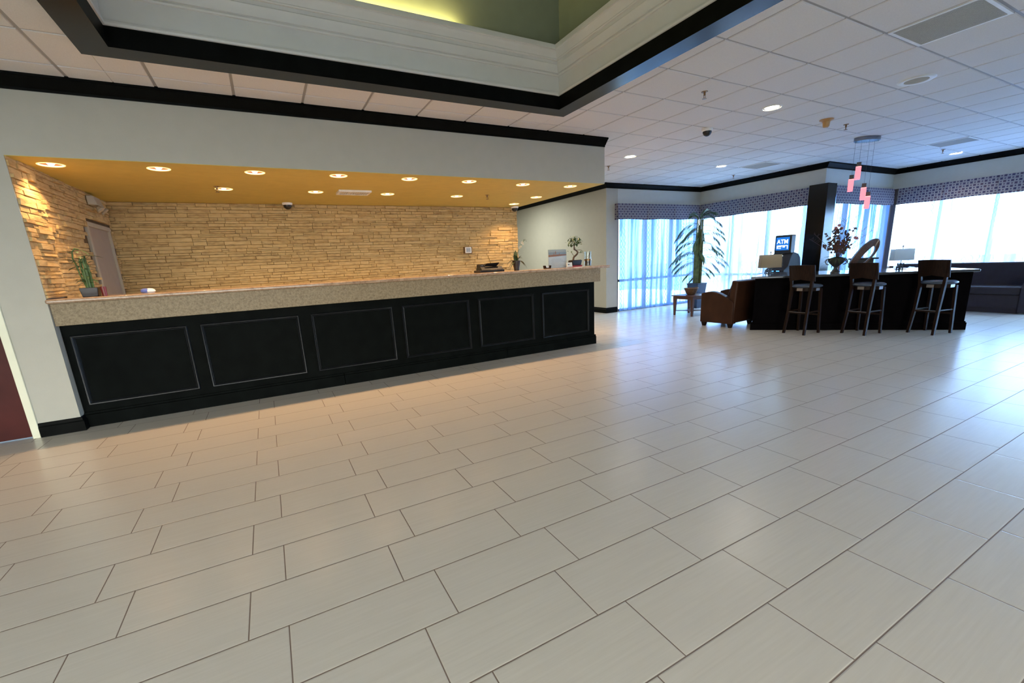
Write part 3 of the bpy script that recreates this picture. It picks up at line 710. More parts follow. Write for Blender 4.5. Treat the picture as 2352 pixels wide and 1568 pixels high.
# printer
t=thing('desk_printer','black desktop printer with its lid raised, left of the orchid on the counter','printer',(2.80,5.72,CT),0)
b=MB(); b.box(-.20,.18,-.10,.12,0,.03); b.hexa([(-.17,-.09,.03),(.17,-.09,.03),(.17,.11,.03),(-.17,.11,.03)],[(-.165,-.05,.075),(.165,-.05,.075),(.165,.10,.075),(-.165,.10,.075)]); b.build('body',M['blackplastic'],t,bevel=.006)
b=MB(); b.hexa([(-.165,-.02,.075),(-.08,-.02,.075),(-.08,.10,.075),(-.165,.10,.075)],[(-.16,0,.112),(-.09,0,.112),(-.09,.09,.112),(-.16,.09,.112)]); b.build('control_panel',M['blackplastic'],t,bevel=.004)
b=MB(); b.hexa([(-.10,-.02,.082),(.10,-.02,.075),(.10,.10,.075),(-.10,.10,.082)],[(-.07,-.06,.122),(.13,-.06,.128),(.12,.10,.118),(-.07,.10,.112)]); b.build('lid',M['blackplastic'],t,bevel=.003)
b=MB(); b.box(-.145,-.115,-.021,-.018,.088,.096); b.build('badge',M['greymetal'],t)
# orchid
t=thing('orchid','white orchid with dark leaves in a tapered brown pot on the counter','potted plant',(3.20,5.66,CT))
b=MB(); b.lathe([(.036,0),(.040,.03),(.055,.11),(.058,.135),(.05,.14),(.048,.12),(.001,.115)],n=24,caps=False); b.build('pot',simple('dark_brown_pot',(.03,.018,.01),.5),t,smooth=True)
b=MB(); rnd=random.Random(5)
for (dx,dz,LL,w,dr) in ((-1,.9,.20,0.026,.9),(-.5,1.2,.18,0.029,.3),(.25,1.3,.20,0.029,.1),(.5,1.1,.22,0.029,.7),(.9,.6,.17,0.026,.9),(-.9,.3,.15,.02,.9),(.1,1.2,.16,.022,.2),(-.2,1.1,.14,.02,.2),(.3,1.1,.2,.022,.5),(-.3,1.1,.2,.022,.5),(.6,.5,.2,.02,1.1),(-.7,.6,.18,.02,1.2)):
    b.leaf((rnd.uniform(-.015,.015),rnd.uniform(-.02,.02),.115),(dx,rnd.uniform(-.4,.4),dz),LL,w,dr,seg=5)
b.build('foliage',M['leafdark'],t,smooth=True)
b=MB(); b.tube([(0,0,.12),(.02,0,.22),(.05,0,.29),(.085,0,.345),(.125,0,.395),(.15,0,.42)],.0035,6); b.tube([(-.01,0,.12),(-.03,0,.22),(-.045,0,.32),(-.055,0,.40)],.0022,6); b.build('stem',M['stem'],t,smooth=True)
b=MB()
for (x,z,r) in ((.105,.385,.026),(.12,.365,.018),(.065,.325,.02),(.082,.333,.02),(.058,.31,.016)):
    for k in range(5):
        a=k*2*pi/5+.3; b.leaf((x,-.006,z),(cos(a),-.2,sin(a)),r,r*.42,0,up=Vector((0,-1,0)))
b.build('blossom',M['petal'],t,smooth=True)
b=MB()
for (x,z,a) in ((.15,.42,.8),(.16,.425,0),(.14,.41,1.6),(.165,.415,-.6)): b.leaf((x,0,z),(cos(a),0,sin(a)),.028,.007,.1)
b.build('bud',M['leafdark'],t,smooth=True)
# card holder
t=thing('card_holder','small dark brown card holder on the counter right of the orchid','card holder',(3.73,5.66,CT))
b=MB(); b.box(-.05,.05,-.03,.03,0,.012); b.hexa([(-.05,-.03,.012),(-.03,-.03,.012),(-.03,.03,.012),(-.05,.03,.012)],[(-.058,-.03,.045),(-.045,-.03,.045),(-.045,.03,.045),(-.058,.03,.045)]); b.hexa([(.03,-.03,.012),(.05,-.03,.012),(.05,.03,.012),(.03,.03,.012)],[(.045,-.03,.045),(.058,-.03,.045),(.058,.03,.045),(.045,.03,.045)]); b.build('base',M['darkwood'],t,bevel=.003)
b=MB(); b.box(-.028,.028,-.004,.016,.012,.038); b.build('cards',M['paper'],t)
# sign holder with a leaflet
t=thing('sign_holder','clear acrylic sign holder with a beige and orange printed leaflet','sign',(3.955,5.71,CT))
b=MB(); b.box(-.175,.175,-.03,.03,0,.004); b.box(-.17,.17,-.004,-.002,0,.275); b.box(-.17,.17,.006,.008,0,.275); b.build('holder',M['acrylic'],t)
b=MB(); b.box(-.165,.165,.0,.003,.002,.20,0); b.box(-.165,.165,-.0012,.0,.20,.235,1); b.box(-.165,.165,.0,.003,.20,.268,2); b.hexa([(-.165,-.0014,.165),(.165,-.0014,.18),(.165,0,.18),(-.165,0,.165)],[(-.165,-.0014,.198),(.165,-.0014,.202),(.165,0,.202),(-.165,0,.198)],3)
for (x,z,w,h) in ((-.04,.215,.012,.035),(-.07,.205,.008,.02),(.03,.205,.01,.018)): b.box(x,x+w,-.003,-.0014,z-.005,z+h-.005,3)
for k in range(6): b.box(-.12+.01*(k%2),.13-.03*(k%3),-.0012,0,.03+.02*k,.034+.02*k,4)
pm=[M['paper'],simple('leaflet_sky',(.42,.45,.44),.7),simple('leaflet_top',(.66,.63,.55),.7),simple('leaflet_orange',(.52,.20,.09),.7),simple('leaflet_text',(.50,.50,.50),.7)]
b.build('leaflet',pm,t)
t=thing('business_card_stack','cream business cards standing in a clear holder in front of the leaflet','card holder',(4.06,5.55,CT))
b=MB(); b.box(-.05,.05,-.02,.02,0,.01); b.box(-.05,.05,.012,.015,0,.07); b.build('holder',M['acrylic'],t)
b=MB(); b.hexa([(-.047,-.012,.01),(.047,-.012,.01),(.047,.006,.01),(-.047,.006,.01)],[(-.047,-.004,.072),(.047,-.004,.072),(.047,.012,.072),(-.047,.012,.072)]); b.box(-.035,-.005,-.0115,-.0085,.036,.048,1); b.build('cards',[simple('cream_card',(.74,.70,.60),.7),M['urn']],t)
# bonsai
t=thing('bonsai','bonsai tree with an S-curved trunk in a dark square pot on the counter','potted plant',(4.25,5.66,CT))
b=MB(); b.box(-.09,.09,-.06,.06,0,.014); b.hexa([(-.09,-.06,.014),(.09,-.06,.014),(.09,.06,.014),(-.09,.06,.014)],[(-.10,-.07,.024),(.10,-.07,.024),(.10,.07,.024),(-.10,.07,.024)]); o=b.build('tray',M['red'],t,bevel=.002)
b=MB(); b.hexa([(-.075,-.05,.024),(.075,-.05,.024),(.075,.05,.024),(-.075,.05,.024)],[(-.092,-.06,.098),(.092,-.06,.098),(.092,.06,.098),(-.092,.06,.098)]); b.box(-.082,.082,-.05,.05,.095,.105,1); b.build('pot',[M['blackplastic'],M['soil']],t,bevel=.003)
b=MB(); b.tube([(-.035,0,.10),(-.025,0,.145),(.01,0,.17),(.045,0,.195),(.05,0,.225),(.02,0,.25),(-.015,0,.262),(-.012,0,.30),(-.015,0,.34),(-.005,0,.38)],[.017,.014,.014,.013,.012,.011,.010,.009,.008,.006],10)
for pts in ([(-.02,0,.165),(-.05,0,.2),(-.075,0,.235)],[(-.015,0,.32),(-.06,0,.33),(-.08,0,.325)],[(.05,0,.21),(.10,0,.215),(.14,0,.208)],[(.03,0,.25),(.09,0,.255),(.14,.01,.245)],[(-.01,0,.35),(.05,.02,.37),(.09,.02,.36)],[(-.01,0,.36),(-.05,-.02,.39),(-.09,-.02,.38)]): b.tube(pts,.0035,6)
b.build('trunk',M['bark'],t,smooth=True)
b=MB(); rnd=random.Random(8)
def clump(cx,cz,rx,rz,n,s):
    for k in range(n):
        a=rnd.uniform(0,6.28); q=sqrt(rnd.random()); x=cx+rx*q*cos(a); z=cz+rz*q*sin(a); th=rnd.uniform(0,6.28)
        b.leaf((x,rnd.uniform(-.05,.05),z),(cos(th),rnd.uniform(-1,1),.4*sin(th)-.1),rnd.uniform(.7,1.2)*s,s*.26,.3)
clump(-.005,.385,.115,.06,150,.042); clump(-.07,.335,.04,.02,10,.03); clump(.085,.34,.05,.02,12,.03); clump(.12,.235,.035,.015,8,.03); clump(.135,.205,.03,.01,5,.03); clump(-.08,.24,.02,.02,5,.025); clump(.03,.28,.03,.03,8,.025); clump(.0,.435,.06,.03,30,.036)
b.build('foliage',M['leafmid'],t,smooth=True)
# glass vase
t=thing('glass_vase','clear glass cylinder vase with sticks near the counter right end','vase',(4.50,5.66,CT))
b=MB(); b.lathe([(.055,0),(.055,.225),(.052,.225),(.051,.006)],n=28,caps=False); b.lathe([(.055,0),(.001,.0005)],n=28,caps=False); b.build('glass',M['glassvase'],t,smooth=True)
b=MB(); b.lathe([(.0565,.085),(.0575,.09),(.0575,.105),(.0565,.11)],n=28); b.build('band',M['brass'],t,smooth=True)
b=MB()
for k in range(8): a=k*.8; b.tube([(.035*cos(a),.035*sin(a),.008),(.04*cos(a+.5),.04*sin(a+.5),.085+.01*(k%3))],.008,6)
b.tube([(-.005,0,.01),(.035,0,.2)],.006,6); b.build('stick',M['bark'],t,smooth=True)

# ------------------------------------------------------------------ bar island
P=[(7.38,4.715),(9.40,2.57),(10.20,3.33),(8.62,5.25)]
bt=thing('bar_island','long black bar island with a polished dark top','bar',(8.8,3.95,0)); bx,by=8.8,3.95
def off(poly,o):
    n=len(poly); r=[]
    for i in range(n):
        a,p,c=Vector(poly[i-1]),Vector(poly[i]),Vector(poly[(i+1)%n]); d1=(p-a).normalized(); d2=(c-p).normalized()
        n1=Vector((d1.y,-d1.x)); n2=Vector((d2.y,-d2.x)); m_=(n1+n2)/(1+n1.dot(n2)); q=p+m_*o; r.append((q.x-bx,q.y-by))
    return r
# orientation: interior on the left of the path so outward normal is (dy,-dx)
area=sum(P[i][0]*P[(i+1)%4][1]-P[(i+1)%4][0]*P[i][1] for i in range(4))
if area<0: P=P[::-1]
MB().prism(off(P,0),0,.885).build('body',M['bar'],bt,bevel=.004)
b=MB(); b.prism(off(P,.022),0,.115); b.prism(off(P,.012),.115,.135); b.build('baseboard',M['bar'],bt,bevel=.004)
MB().prism(off(P,.055),.885,.925).build('countertop',M['bartop'],bt,bevel=.012,seg=3)
BT=.925

# stools
def stool():
    t=thing('bar_stool','dark wooden bar stool nearest the brown armchair, leftmost of three','bar stool',(0,0,0),0,'wooden bar stools along the bar')
    # legs: feet, seat-level and (rear) top points; stool faces +x
    for s in (-1,1):
        b=MB(); 
        path=[(-.19,s*.165,0),(-.14,s*.150,.36),(-.105,s*.150,.72),(-.115,s*.165,.90),(-.145,s*.180,1.06)]
        hw=[.017,.018,.020,.017,.014]
        for (p,q,h0,h1) in zip(path,path[1:],hw,hw[1:]):
            b.hexa([(p[0]-h0,p[1]-h0,p[2]),(p[0]+h0,p[1]-h0,p[2]),(p[0]+h0,p[1]+h0,p[2]),(p[0]-h0,p[1]+h0,p[2])],[(q[0]-h1,q[1]-h1,q[2]),(q[0]+h1,q[1]-h1,q[2]),(q[0]+h1,q[1]+h1,q[2]),(q[0]-h1,q[1]+h1,q[2])])
        b.build('leg',M['darkwood'],t)
        b=MB(); path=[(.19,s*.165,0),(.155,s*.15,.72)]; p,q=path; h0,h1=.016,.019
        b.hexa([(p[0]-h0,p[1]-h0,p[2]),(p[0]+h0,p[1]-h0,p[2]),(p[0]+h0,p[1]+h0,p[2]),(p[0]-h0,p[1]+h0,p[2])],[(q[0]-h1,q[1]-h1,q[2]),(q[0]+h1,q[1]-h1,q[2]),(q[0]+h1,q[1]+h1,q[2]),(q[0]-h1,q[1]+h1,q[2])])
        b.build('leg',M['darkwood'],t)
    b=MB(); b.lathe([(.001,.775),(.13,.795),(.185,.79),(.212,.775),(.215,.758),(.20,.745),(.001,.745)],c=(.04,0,0),n=32,caps=False); b.build('seat',M['vinyl'],t,smooth=True,angle=60)
    b=MB(); b.lathe([(.17,.690),(.175,.745)],c=(.035,0,0),n=32,caps=False); b.lathe([(.155,.745),(.155,.690)],c=(.035,0,0),n=32,caps=False); b.build('seat_frame',M['darkwood'],t,smooth=True)
    for (x,y,w,d) in ((-.142,0,.004,.045),(.03,-.178,.045,.004)): MB().box(x-w,x+w,y-d,y+d,.695,.738).build('seat_plate',M['greymetal'],t)
    # curved backrest
    b=MB(); n=14; vs=[]
    for i in range(n+1):
        a=-1+2*i/n; y=.20*a
        for z,xo in ((.845,-.112),(.97,-.132),(1.095,-.158)):
            zz=z+(.030*(1-abs(a))**1.2 if z<.9 else 0)+(.0 if z<1.05 else .006*(1-a*a))
            x=xo+(.045*a*a)-.032
            vs += [(x-.010,y,zz),(x+.010,y,zz)]
    for i in range(n):
        A=i*6;B=A+6
        for (p,q) in ((0,2),(2,4)): b.f+= [[A+p,B+p,B+q,A+q],[A+p+1,A+q+1,B+q+1,B+p+1]]
        b.f+= [[A,A+1,B+1,B],[A+4,B+4,B+5,A+5]]
    b.f+=[[0,2,3,1],[2,4,5,3],[n*6,n*6+1,n*6+3,n*6+2],[n*6+2,n*6+3,n*6+5,n*6+4]]
    b.v=vs; b.m=[0]*len(b.f); b.build('backrest',M['darkwood'],t,smooth=True,angle=50)
    b=MB(); 
    b.tube([(-.142,-.150,.34),(-.142,.150,.34)],.013,8); b.tube([(.172,-.157,.30),(.172,.157,.30)],.013,8)
    for s in (-1,1): b.tube([(-.142,s*.152,.36),(.172,s*.157,.36)],.012,8)
    b.build('stretcher',M['darkwood'],t,smooth=True)
    b=MB(); b.box(-.162,-.122,-.13,.13,.353,.357); b.build('footrest_plate',M['greymetal'],t)
    return t
st=stool(); st.location=(7.61,4.01,0); st.rotation_euler=(0,0,radians(-3))
for x,y,r,lab in ((8.16,3.40,-7,'dark wooden bar stool in the middle, in front of the curved loop'),(8.80,2.78,-12,'dark wooden bar stool nearest the couch, rightmost of three')):
    c=copy_tree(st); c.location=(x,y,0); c.rotation_euler=(0,0,radians(r)); c['label']=lab

# armchair
def armchair():
    t=thing('leather_armchair','brown leather armchair beside the bar, facing the palm','armchair',(0,0,0))
    W,D=.76,.64   # local: x 0..W, y 0 (back) .. D (front)
    def arm(x0,x1):
        b=MB(); n=14; prof=[]
        for i in range(n+1):
            s=i/n; y=D*s
            z=.47+(.655-.47)*sin(min(s/.72,1)*pi/2)-(.04*max(0,(s-.72)/.28)**1.5)
            prof.append((y,z))
        vs=[]
        for y,z in prof: vs+= [(x0,y,.075),(x1,y,.075),(x0,y,z),(x1,y,z)]
        b.v=vs
        for i in range(n):
            A=4*i;B=A+4
            b.f+=[[A,A+1,B+1,B],[A+2,B+2,B+3,A+3],[A,B,B+2,A+2],[A+1,A+3,B+3,B+1]]
        b.f+=[[0,2,3,1],[4*n,4*n+1,4*n+3,4*n+2]]; b.m=[0]*len(b.f)
        return b.build('armrest',M['leather'],t,bevel=.012,seg=3)
    arm(0,.13); arm(W-.13,W)
    b=MB(); # back slab leaning
    b.hexa([(.02,-.0,.085),(W-.02,-.0,.085),(W-.02,.16,.085),(.02,.16,.085)],[(.03,-.045,.84),(W-.03,-.045,.84),(W-.03,.07,.86),(.03,.07,.86)]); b.build('backrest',M['leather'],t,bevel=.03,seg=4)
    b=MB(); b.box(.13,W-.13,.12,D-.01,.085,.33); b.build('seat',M['leather'],t,bevel=.012)
    b=MB(); b.box(.14,W-.14,.14,D+.01,.33,.46); b.build('cushion',M['leather'],t,bevel=.035,seg=4)
    b=MB(); b.hexa([(.15,.13,.45),(W-.15,.13,.45),(W-.15,.25,.45),(.15,.25,.45)],[(.15,.06,.78),(W-.15,.06,.78),(W-.15,.15,.78),(.15,.15,.78)]); b.build('back_cushion',M['leather'],t,bevel=.03,seg=3)
    for x in (.05,W-.05):
        for y in (.06,D-.06):
            b=MB(); b.hexa([(x-.025,y-.025,0),(x+.025,y-.025,0),(x+.025,y+.025,0),(x-.025,y+.025,0)],[(x-.04,y-.045,.085),(x+.04,y-.045,.085),(x+.04,y+.045,.085),(x-.04,y+.045,.085)]); b.build('foot',M['darkwood'],t,bevel=.003)
    return t
ac=armchair(); ac.location=(7.29,5.04,0); ac.rotation_euler=(0,0,radians(5))
c=copy_tree(ac); c.location=(10.59,3.73,0); c.rotation_euler=(0,0,radians(19)); c.scale=(1.05,1.05,1.05); c['label']='brown armchair behind the bar, only its top showing beside the white-shaded lamp'

# end table and basket
t=thing('end_table','square reddish-brown wooden end table in front of the palm','table',(8.40,6.86,0)); w=.26
b=MB(); b.box(-w-.04,w+.04,-w-.04,w+.04,.435,.455); b.build('table_top',M['redbrown'],t,bevel=.006)
b=MB(); b.box(-w,w,-w,-w+.02,.37,.435); b.box(-w,w,w-.02,w,.37,.435); b.box(-w,-w+.02,-w,w,.37,.435); b.box(w-.02,w,-w,w,.37,.435); b.build('apron',M['redbrown'],t)
for sx in (-1,1):
    for sy in (-1,1):
        b=MB(); x,y=sx*(w-.02),sy*(w-.02); b.hexa([(x-.018,y-.018,0),(x+.018,y-.018,0),(x+.018,y+.018,0),(x-.018,y+.018,0)],[(x-.033,y-.033,.43),(x+.033,y-.033,.43),(x+.033,y+.033,.43),(x-.033,y+.033,.43)]); b.build('leg',M['redbrown'],t)
b=MB(); b.prism([(-w,-w),(-.05,-.12),(.05,-.12),(w,-w),(.12,-.05),(.12,.05),(w,w),(.05,.12),(-.05,.12),(-w,w),(-.12,.05),(-.12,-.05)],.095,.11); b.build('shelf',M['redbrown'],t)
t=thing('wicker_basket','round brown wicker basket on the wooden end table','basket',(8.42,6.88,.455))
b=MB(); b.lathe([(.001,.004),(.085,.004),(.10,.02),(.145,.115),(.152,.145),(.140,.145),(.13,.115),(.085,.02),(.001,.015)],n=28,caps=False); b.build('bowl',M['wicker'],t,smooth=True)
b=MB(); b.lathe([(.14,.143),(.152,.150),(.164,.143),(.152,.136),(.14,.143)],n=28,caps=False); b.build('rim',M['wicker'],t,smooth=True)
for s in (-1,1):
    b=MB(); b.tube([(s*.15,-.05,.14),(s*.19,-.03,.15),(s*.20,0,.155),(s*.19,.03,.15),(s*.15,.05,.14)],.008,8); b.build('handle',M['wicker'],t,smooth=True)

# palm
t=thing('potted_palm','tall potted palm in a tapered slate-blue planter in the window corner','potted plant',(9.60,7.68,0))
b=MB(); b.hexa([(-.12,-.12,0),(.12,-.12,0),(.12,.12,0),(-.12,.12,0)],[(-.165,-.165,.60),(.165,-.165,.60),(.165,.165,.60),(-.165,.165,.60)]); b.box(-.172,.172,-.172,.172,.60,.625); b.box(-.15,.15,-.15,.15,.615,.628,1); b.build('planter',[M['planter'],M['soil']],t,bevel=.006)
rnd=random.Random(11); b=MB()
for k in range(30):
    a=rnd.uniform(0,6.28); r=.098*sqrt(rnd.random()); top=rnd.uniform(1.5,2.28); lean=rnd.uniform(-.02,.05)
    b.tube([(r*cos(a),r*sin(a),.60),(r*cos(a)*1.1+lean*.3,r*sin(a)*1.1,1.2),(r*cos(a)*.9+lean,r*sin(a)*.9,top)],[.020,.018,.012],7)
b.build('cane',M['cane'],t,smooth=True)
view=Vector((.78,.62,0)); perp=Vector((.62,-.78,0))
def frond(z,s,LL,rise,droop,yaw):
    """arched leaf stalk with paired leaflets"""
    d=(perp*s*cos(yaw)+view*sin(yaw)); b=MB(); pts=[]; n=12
    for i in range(n+1):
        u=i/n; p=Vector((0,0,z))+d*LL*(u**.95)+Vector((0,0,1))*(rise*LL*u-droop*LL*u*u); pts.append(p)
    b.tube(pts,[.006-.004*i/n for i in range(n+1)],5)
    for i in range(3*n):
        u=.10+.90*i/(3*n); k=u*n; i0=min(int(k),n-1); p=pts[i0].lerp(pts[i0+1],k-i0); tg=(pts[i0+1]-pts[i0]).normalized()
        side=tg.cross(Vector((0,0,1)));
        if side.length<.05: side=perp.copy()
        side.normalize()
        for sg in (-1,1):
            ll=.185*(1-.5*abs(u-.4)); dd=(tg*.75+side*sg*.4+Vector((0,0,rnd.uniform(-.75,-.3) if (sg>0 or u>.6) else .35))).normalized()
            b.leaf(p,dd,ll*min(1,LL/.5),.0075,.15,seg=2)
    b.build('frond',M['leafmid'],t,smooth=True)
F=[(2.12,1,.62,.55,.75,.3),(2.18,1,.45,.9,.6,-.3),(2.05,-1,.60,.5,.95,.2),(2.15,-1,.35,1.1,.8,-.6),(2.20,1,.30,1.4,.5,.9),(1.85,1,.70,.45,.75,-.2),(1.8,-1,.62,.35,.85,.1),(1.55,1,.72,.45,.8,.25),(1.50,-1,.68,.3,.8,-.25),(1.30,-1,.78,.55,.85,.1),(1.25,1,.80,.55,.8,-.1),(1.15,1,.62,.35,.8,.3),(1.12,-1,.68,.35,.75,.3),(.90,-1,.40,.35,.9,-.2),(.92,1,.36,.4,.9,.3),(.78,-1,.28,.2,.9,.5),(1.95,1,.5,.2,.9,1.3),(1.7,-1,.5,.2,.9,-1.3),(1.4,1,.5,.3,.9,-1.2),(1.98,-1,.55,.1,.7,.6),(1.65,1,.6,.1,.7,.5)]
F+=[(2.0,1,.66,.35,.7,.05),(1.9,-1,.66,.45,.8,-.15),(1.75,1,.62,.6,.9,.4),(1.62,-1,.66,.5,.85,.35),(1.42,1,.68,.6,.85,-.3),(1.38,-1,.7,.4,.75,.45),(1.22,1,.74,.35,.65,.2),(1.18,-1,.7,.6,.95,-.1),(1.02,1,.45,.3,.8,0),(2.22,1,.40,1.1,.9,.1),(2.24,-1,.3,1.2,.9,.4),(2.2,1,.45,.7,.7,.5)]
for f in F: frond(f[0],f[1],f[2]*.86,*f[3:])

# flower arrangement
t=thing('flower_arrangement','dried flower arrangement in a dark footed urn on the bar','flower arrangement',(8.40,3.98,BT))
b=MB(); b.lathe([(.001,0),(.068,0),(.068,.018),(.058,.03),(.035,.06),(.026,.085),(.028,.10),(.055,.125),(.098,.165),(.115,.20),(.122,.235),(.128,.245),(.118,.245),(.105,.2),(.001,.19)],n=28,caps=False)
for s in (-1,1):
    q=perp*s; b.tube([q*.10+Vector((0,0,.14)),q*.135+Vector((0,0,.15)),q*.155+Vector((0,0,.185)),q*.14+Vector((0,0,.225)),q*.115+Vector((0,0,.23))],.008,7)
b.build('urn',M['urn'],t,smooth=True)
rnd=random.Random(21); tw=MB(); lf=MB(); bl=MB(); pk=MB()
def P2(u,w,z): v=perp*u+view*w; return Vector((v.x,v.y,z))
for k in range(30):
    u=rnd.uniform(-1,1); L_=rnd.uniform(.25,.55)*(1-.2*abs(u)); w=rnd.uniform(-.06,.06)
    tip=P2(u*.26,w,.24+L_); mid=P2(u*.10,w*.5,.24+L_*.5); tw.tube([P2(0,0,.22),mid,tip],.0022,5)
    for q in range(7):
        f=rnd.uniform(.35,1.0); c_=P2(0,0,.22).lerp(tip,f)+Vector((rnd.uniform(-.02,.02),rnd.uniform(-.02,.02),rnd.uniform(-.02,.02)))
        for r in range(5):
            a=r*1.256+rnd.random(); bl.leaf(c_,(cos(a)*perp.x,cos(a)*perp.y,sin(a)),rnd.uniform(.016,.028),.008,.1,up=Vector((-.78,-.62,.1)))
for (u,z,LL) in ((-.42,.58,1),(-.36,.66,1),(.36,.72,1),(.44,.66,1),(.20,.90,1),(.08,.88,1),(-.02,.97,1),(.30,.82,1),(-.10,.86,1),(.28,.55,1),(.34,.48,1)):
    tip=P2(u,0,z); m1=P2(u*.45,.02,z*.55+.1); tw.tube([P2(0,0,.24),m1,tip],.0022,5)
    for q in range(5):
        f=.5+.1*q; c_=m1.lerp(tip,f); tw.tube([c_,c_+P2(rnd.uniform(-.06,.06),0,rnd.uniform(.02,.06))],.0016,4)
for (u,z,LL) in ((.16,.40,.34),(.22,.42,.36),(-.10,.55,.28),(.10,.45,.33),(.02,.5,.3)):
    lf.leaf(P2(u*.4,0,z*.7),P2(u,0,.75 if u>0 else .9),LL,.009,.05,up=Vector((-.78,-.62,.1)))
for k in range(26):
    a=rnd.uniform(0,6.28); lf.leaf((0,0,.25),(cos(a),sin(a),rnd.uniform(-.1,.6)),rnd.uniform(.12,.24),.02,rnd.uniform(.3,.9),seg=4)
for k in range(24):
    a=rnd.uniform(0,6.28); lf.leaf((0,0,.26),(cos(a),sin(a),rnd.uniform(-.1,.3)),rnd.uniform(.2,.28),.004,rnd.uniform(.1,.9),seg=4)
for (u,z) in ((-.06,.73),(.02,.72),(.22,.56),(-.02,.77),(.24,.55)):
    for r in range(6):
        a=r*1.05; pk.leaf(P2(u,0,z),(cos(a)*perp.x,cos(a)*perp.y,sin(a)),.030,.011,.1,up=Vector((-.78,-.62,.1)))
tw.build('twig',M['twig'],t,smooth=True); lf.build('foliage',M['leafdark'],t,smooth=True); bl.build('blossom',M['rust'],t,smooth=True); pk.build('petal',M['pink'],t,smooth=True)

# table lamps
def lamp(loc,rz,label,sh,w,h,zb):
    t=thing('table_lamp',label,'lamp',loc,rz)
    # openwork square base
    b=MB(); 
    for (x,z) in ((-.035,.0),(.015,.0),(-.025,.05),(.022,.05)):
        s=.042
        b.box(x-s/2,x+s/2,-.015,.015,z,z+.008); b.box(x-s/2,x+s/2,-.015,.015,z+s-.004,z+s+.004); b.box(x-s/2,x-s/2+.008,-.015,.015,z,z+s); b.box(x+s/2-.008,x+s/2,-.015,.015,z,z+s)
    b.box(-.07,.07,-.05,.05,-.004,.004); b.build('base',M['urn'],t)
    b=MB(); b.tube([(0,0,.09),(0,0,zb+h+.03)],.006,8); b.lathe([(.001,zb+h+.028),(.012,zb+h+.03),(.014,zb+h+.045),(.006,zb+h+.06)],n=12,caps=False); b.build('pole',M['greymetal'],t,smooth=True)
    b=MB(); a=w/2; d=a*.55; q=a*1.04; e=d*1.06; k=.004
    b.hexa([(-q,-e,zb),(q,-e,zb),(q,-e+k,zb),(-q,-e+k,zb)],[(-a,-d,zb+h),(a,-d,zb+h),(a,-d+k,zb+h),(-a,-d+k,zb+h)])
    b.hexa([(-q,e-k,zb),(q,e-k,zb),(q,e,zb),(-q,e,zb)],[(-a,d-k,zb+h),(a,d-k,zb+h),(a,d,zb+h),(-a,d,zb+h)])
    b.hexa([(-q,-e,zb),(-q+k,-e,zb),(-q+k,e,zb),(-q,e,zb)],[(-a,-d,zb+h),(-a+k,-d,zb+h),(-a+k,d,zb+h),(-a,d,zb+h)])
    b.hexa([(q-k,-e,zb),(q,-e,zb),(q,e,zb),(q-k,e,zb)],[(a-k,-d,zb+h),(a,-d,zb+h),(a,d,zb+h),(a-k,d,zb+h)])
    b.build('lamp_shade',sh,t); return t
lamp((8.31,5.05,BT+.004),radians(-43),'table lamp with a beige rectangular shade in front of the ATM',M['shade1'],.335,.235,.105)
lamp((9.60,3.55,BT+.004),radians(-46),'table lamp with a white rectangular shade and openwork base on the bar',M['shade2'],.275,.19,.145)
# curved wooden loop
t=thing('loop_sculpture','curved polished brown wooden loop standing on the bar behind the middle stool','sculpture',(8.476,3.99,BT))
pu=Vector((.6856,-.7280,0)); vn=Vector((.728,.6856,0)); ax=(pu*.588+Vector((0,0,.809))); sx=(pu*.809-Vector((0,0,.588)))
C0=pu*.365+Vector((0,0,1.215-BT)); b=MB(); n=48
for i in range(n):
    a=2*pi*i/n; bow=.05*cos(a)**2
    po=C0+ax*.285*cos(a)+sx*.112*sin(a); pi_=C0+ax*(-.01+.185*cos(a))+sx*(.040+.052*sin(a))
    for (p,w) in ((po,-.03),(pi_,-.022),(pi_,.022),(po,.03)): b.v.append(tuple(p+vn*(w+bow)))
for i in range(n):
    j=(i+1)%n
    for q in range(4): b.f.append([4*i+q,4*j+q,4*j+(q+1)%4,4*i+(q+1)%4]); b.m.append(0)
b.build('loop',M['loopwood'],t,smooth=True,angle=40)
# black box with pale top
t=thing('tabletop_display','black tabletop stand with a thin pale-edged top behind the wooden loop','display stand',(9.26,3.98,BT),radians(-46))
MB().box(-.15,.13,-.10,.10,0,.19).build('body',M['blackplastic'],t,bevel=.005)
MB().box(-.17,.19,-.13,.13,.19,.215).build('top',M['darkgrey'],t,bevel=.004)
o=MB().box(-.035,.035,-.02,.02,0,.235).build('small_block',simple('pinkish_block',(.42,.33,.33),.6),bevel=.004); o.location=(8.74,4.12,BT); o.rotation_euler=(0,0,radians(-46)); tag(o,'small pinkish upright block on the bar beside the wooden loop','block')

# ATM
t=thing('atm_machine','dark grey ATM with a lit blue screen topper behind the bar','ATM',(9.90,5.76,0),radians(-6))
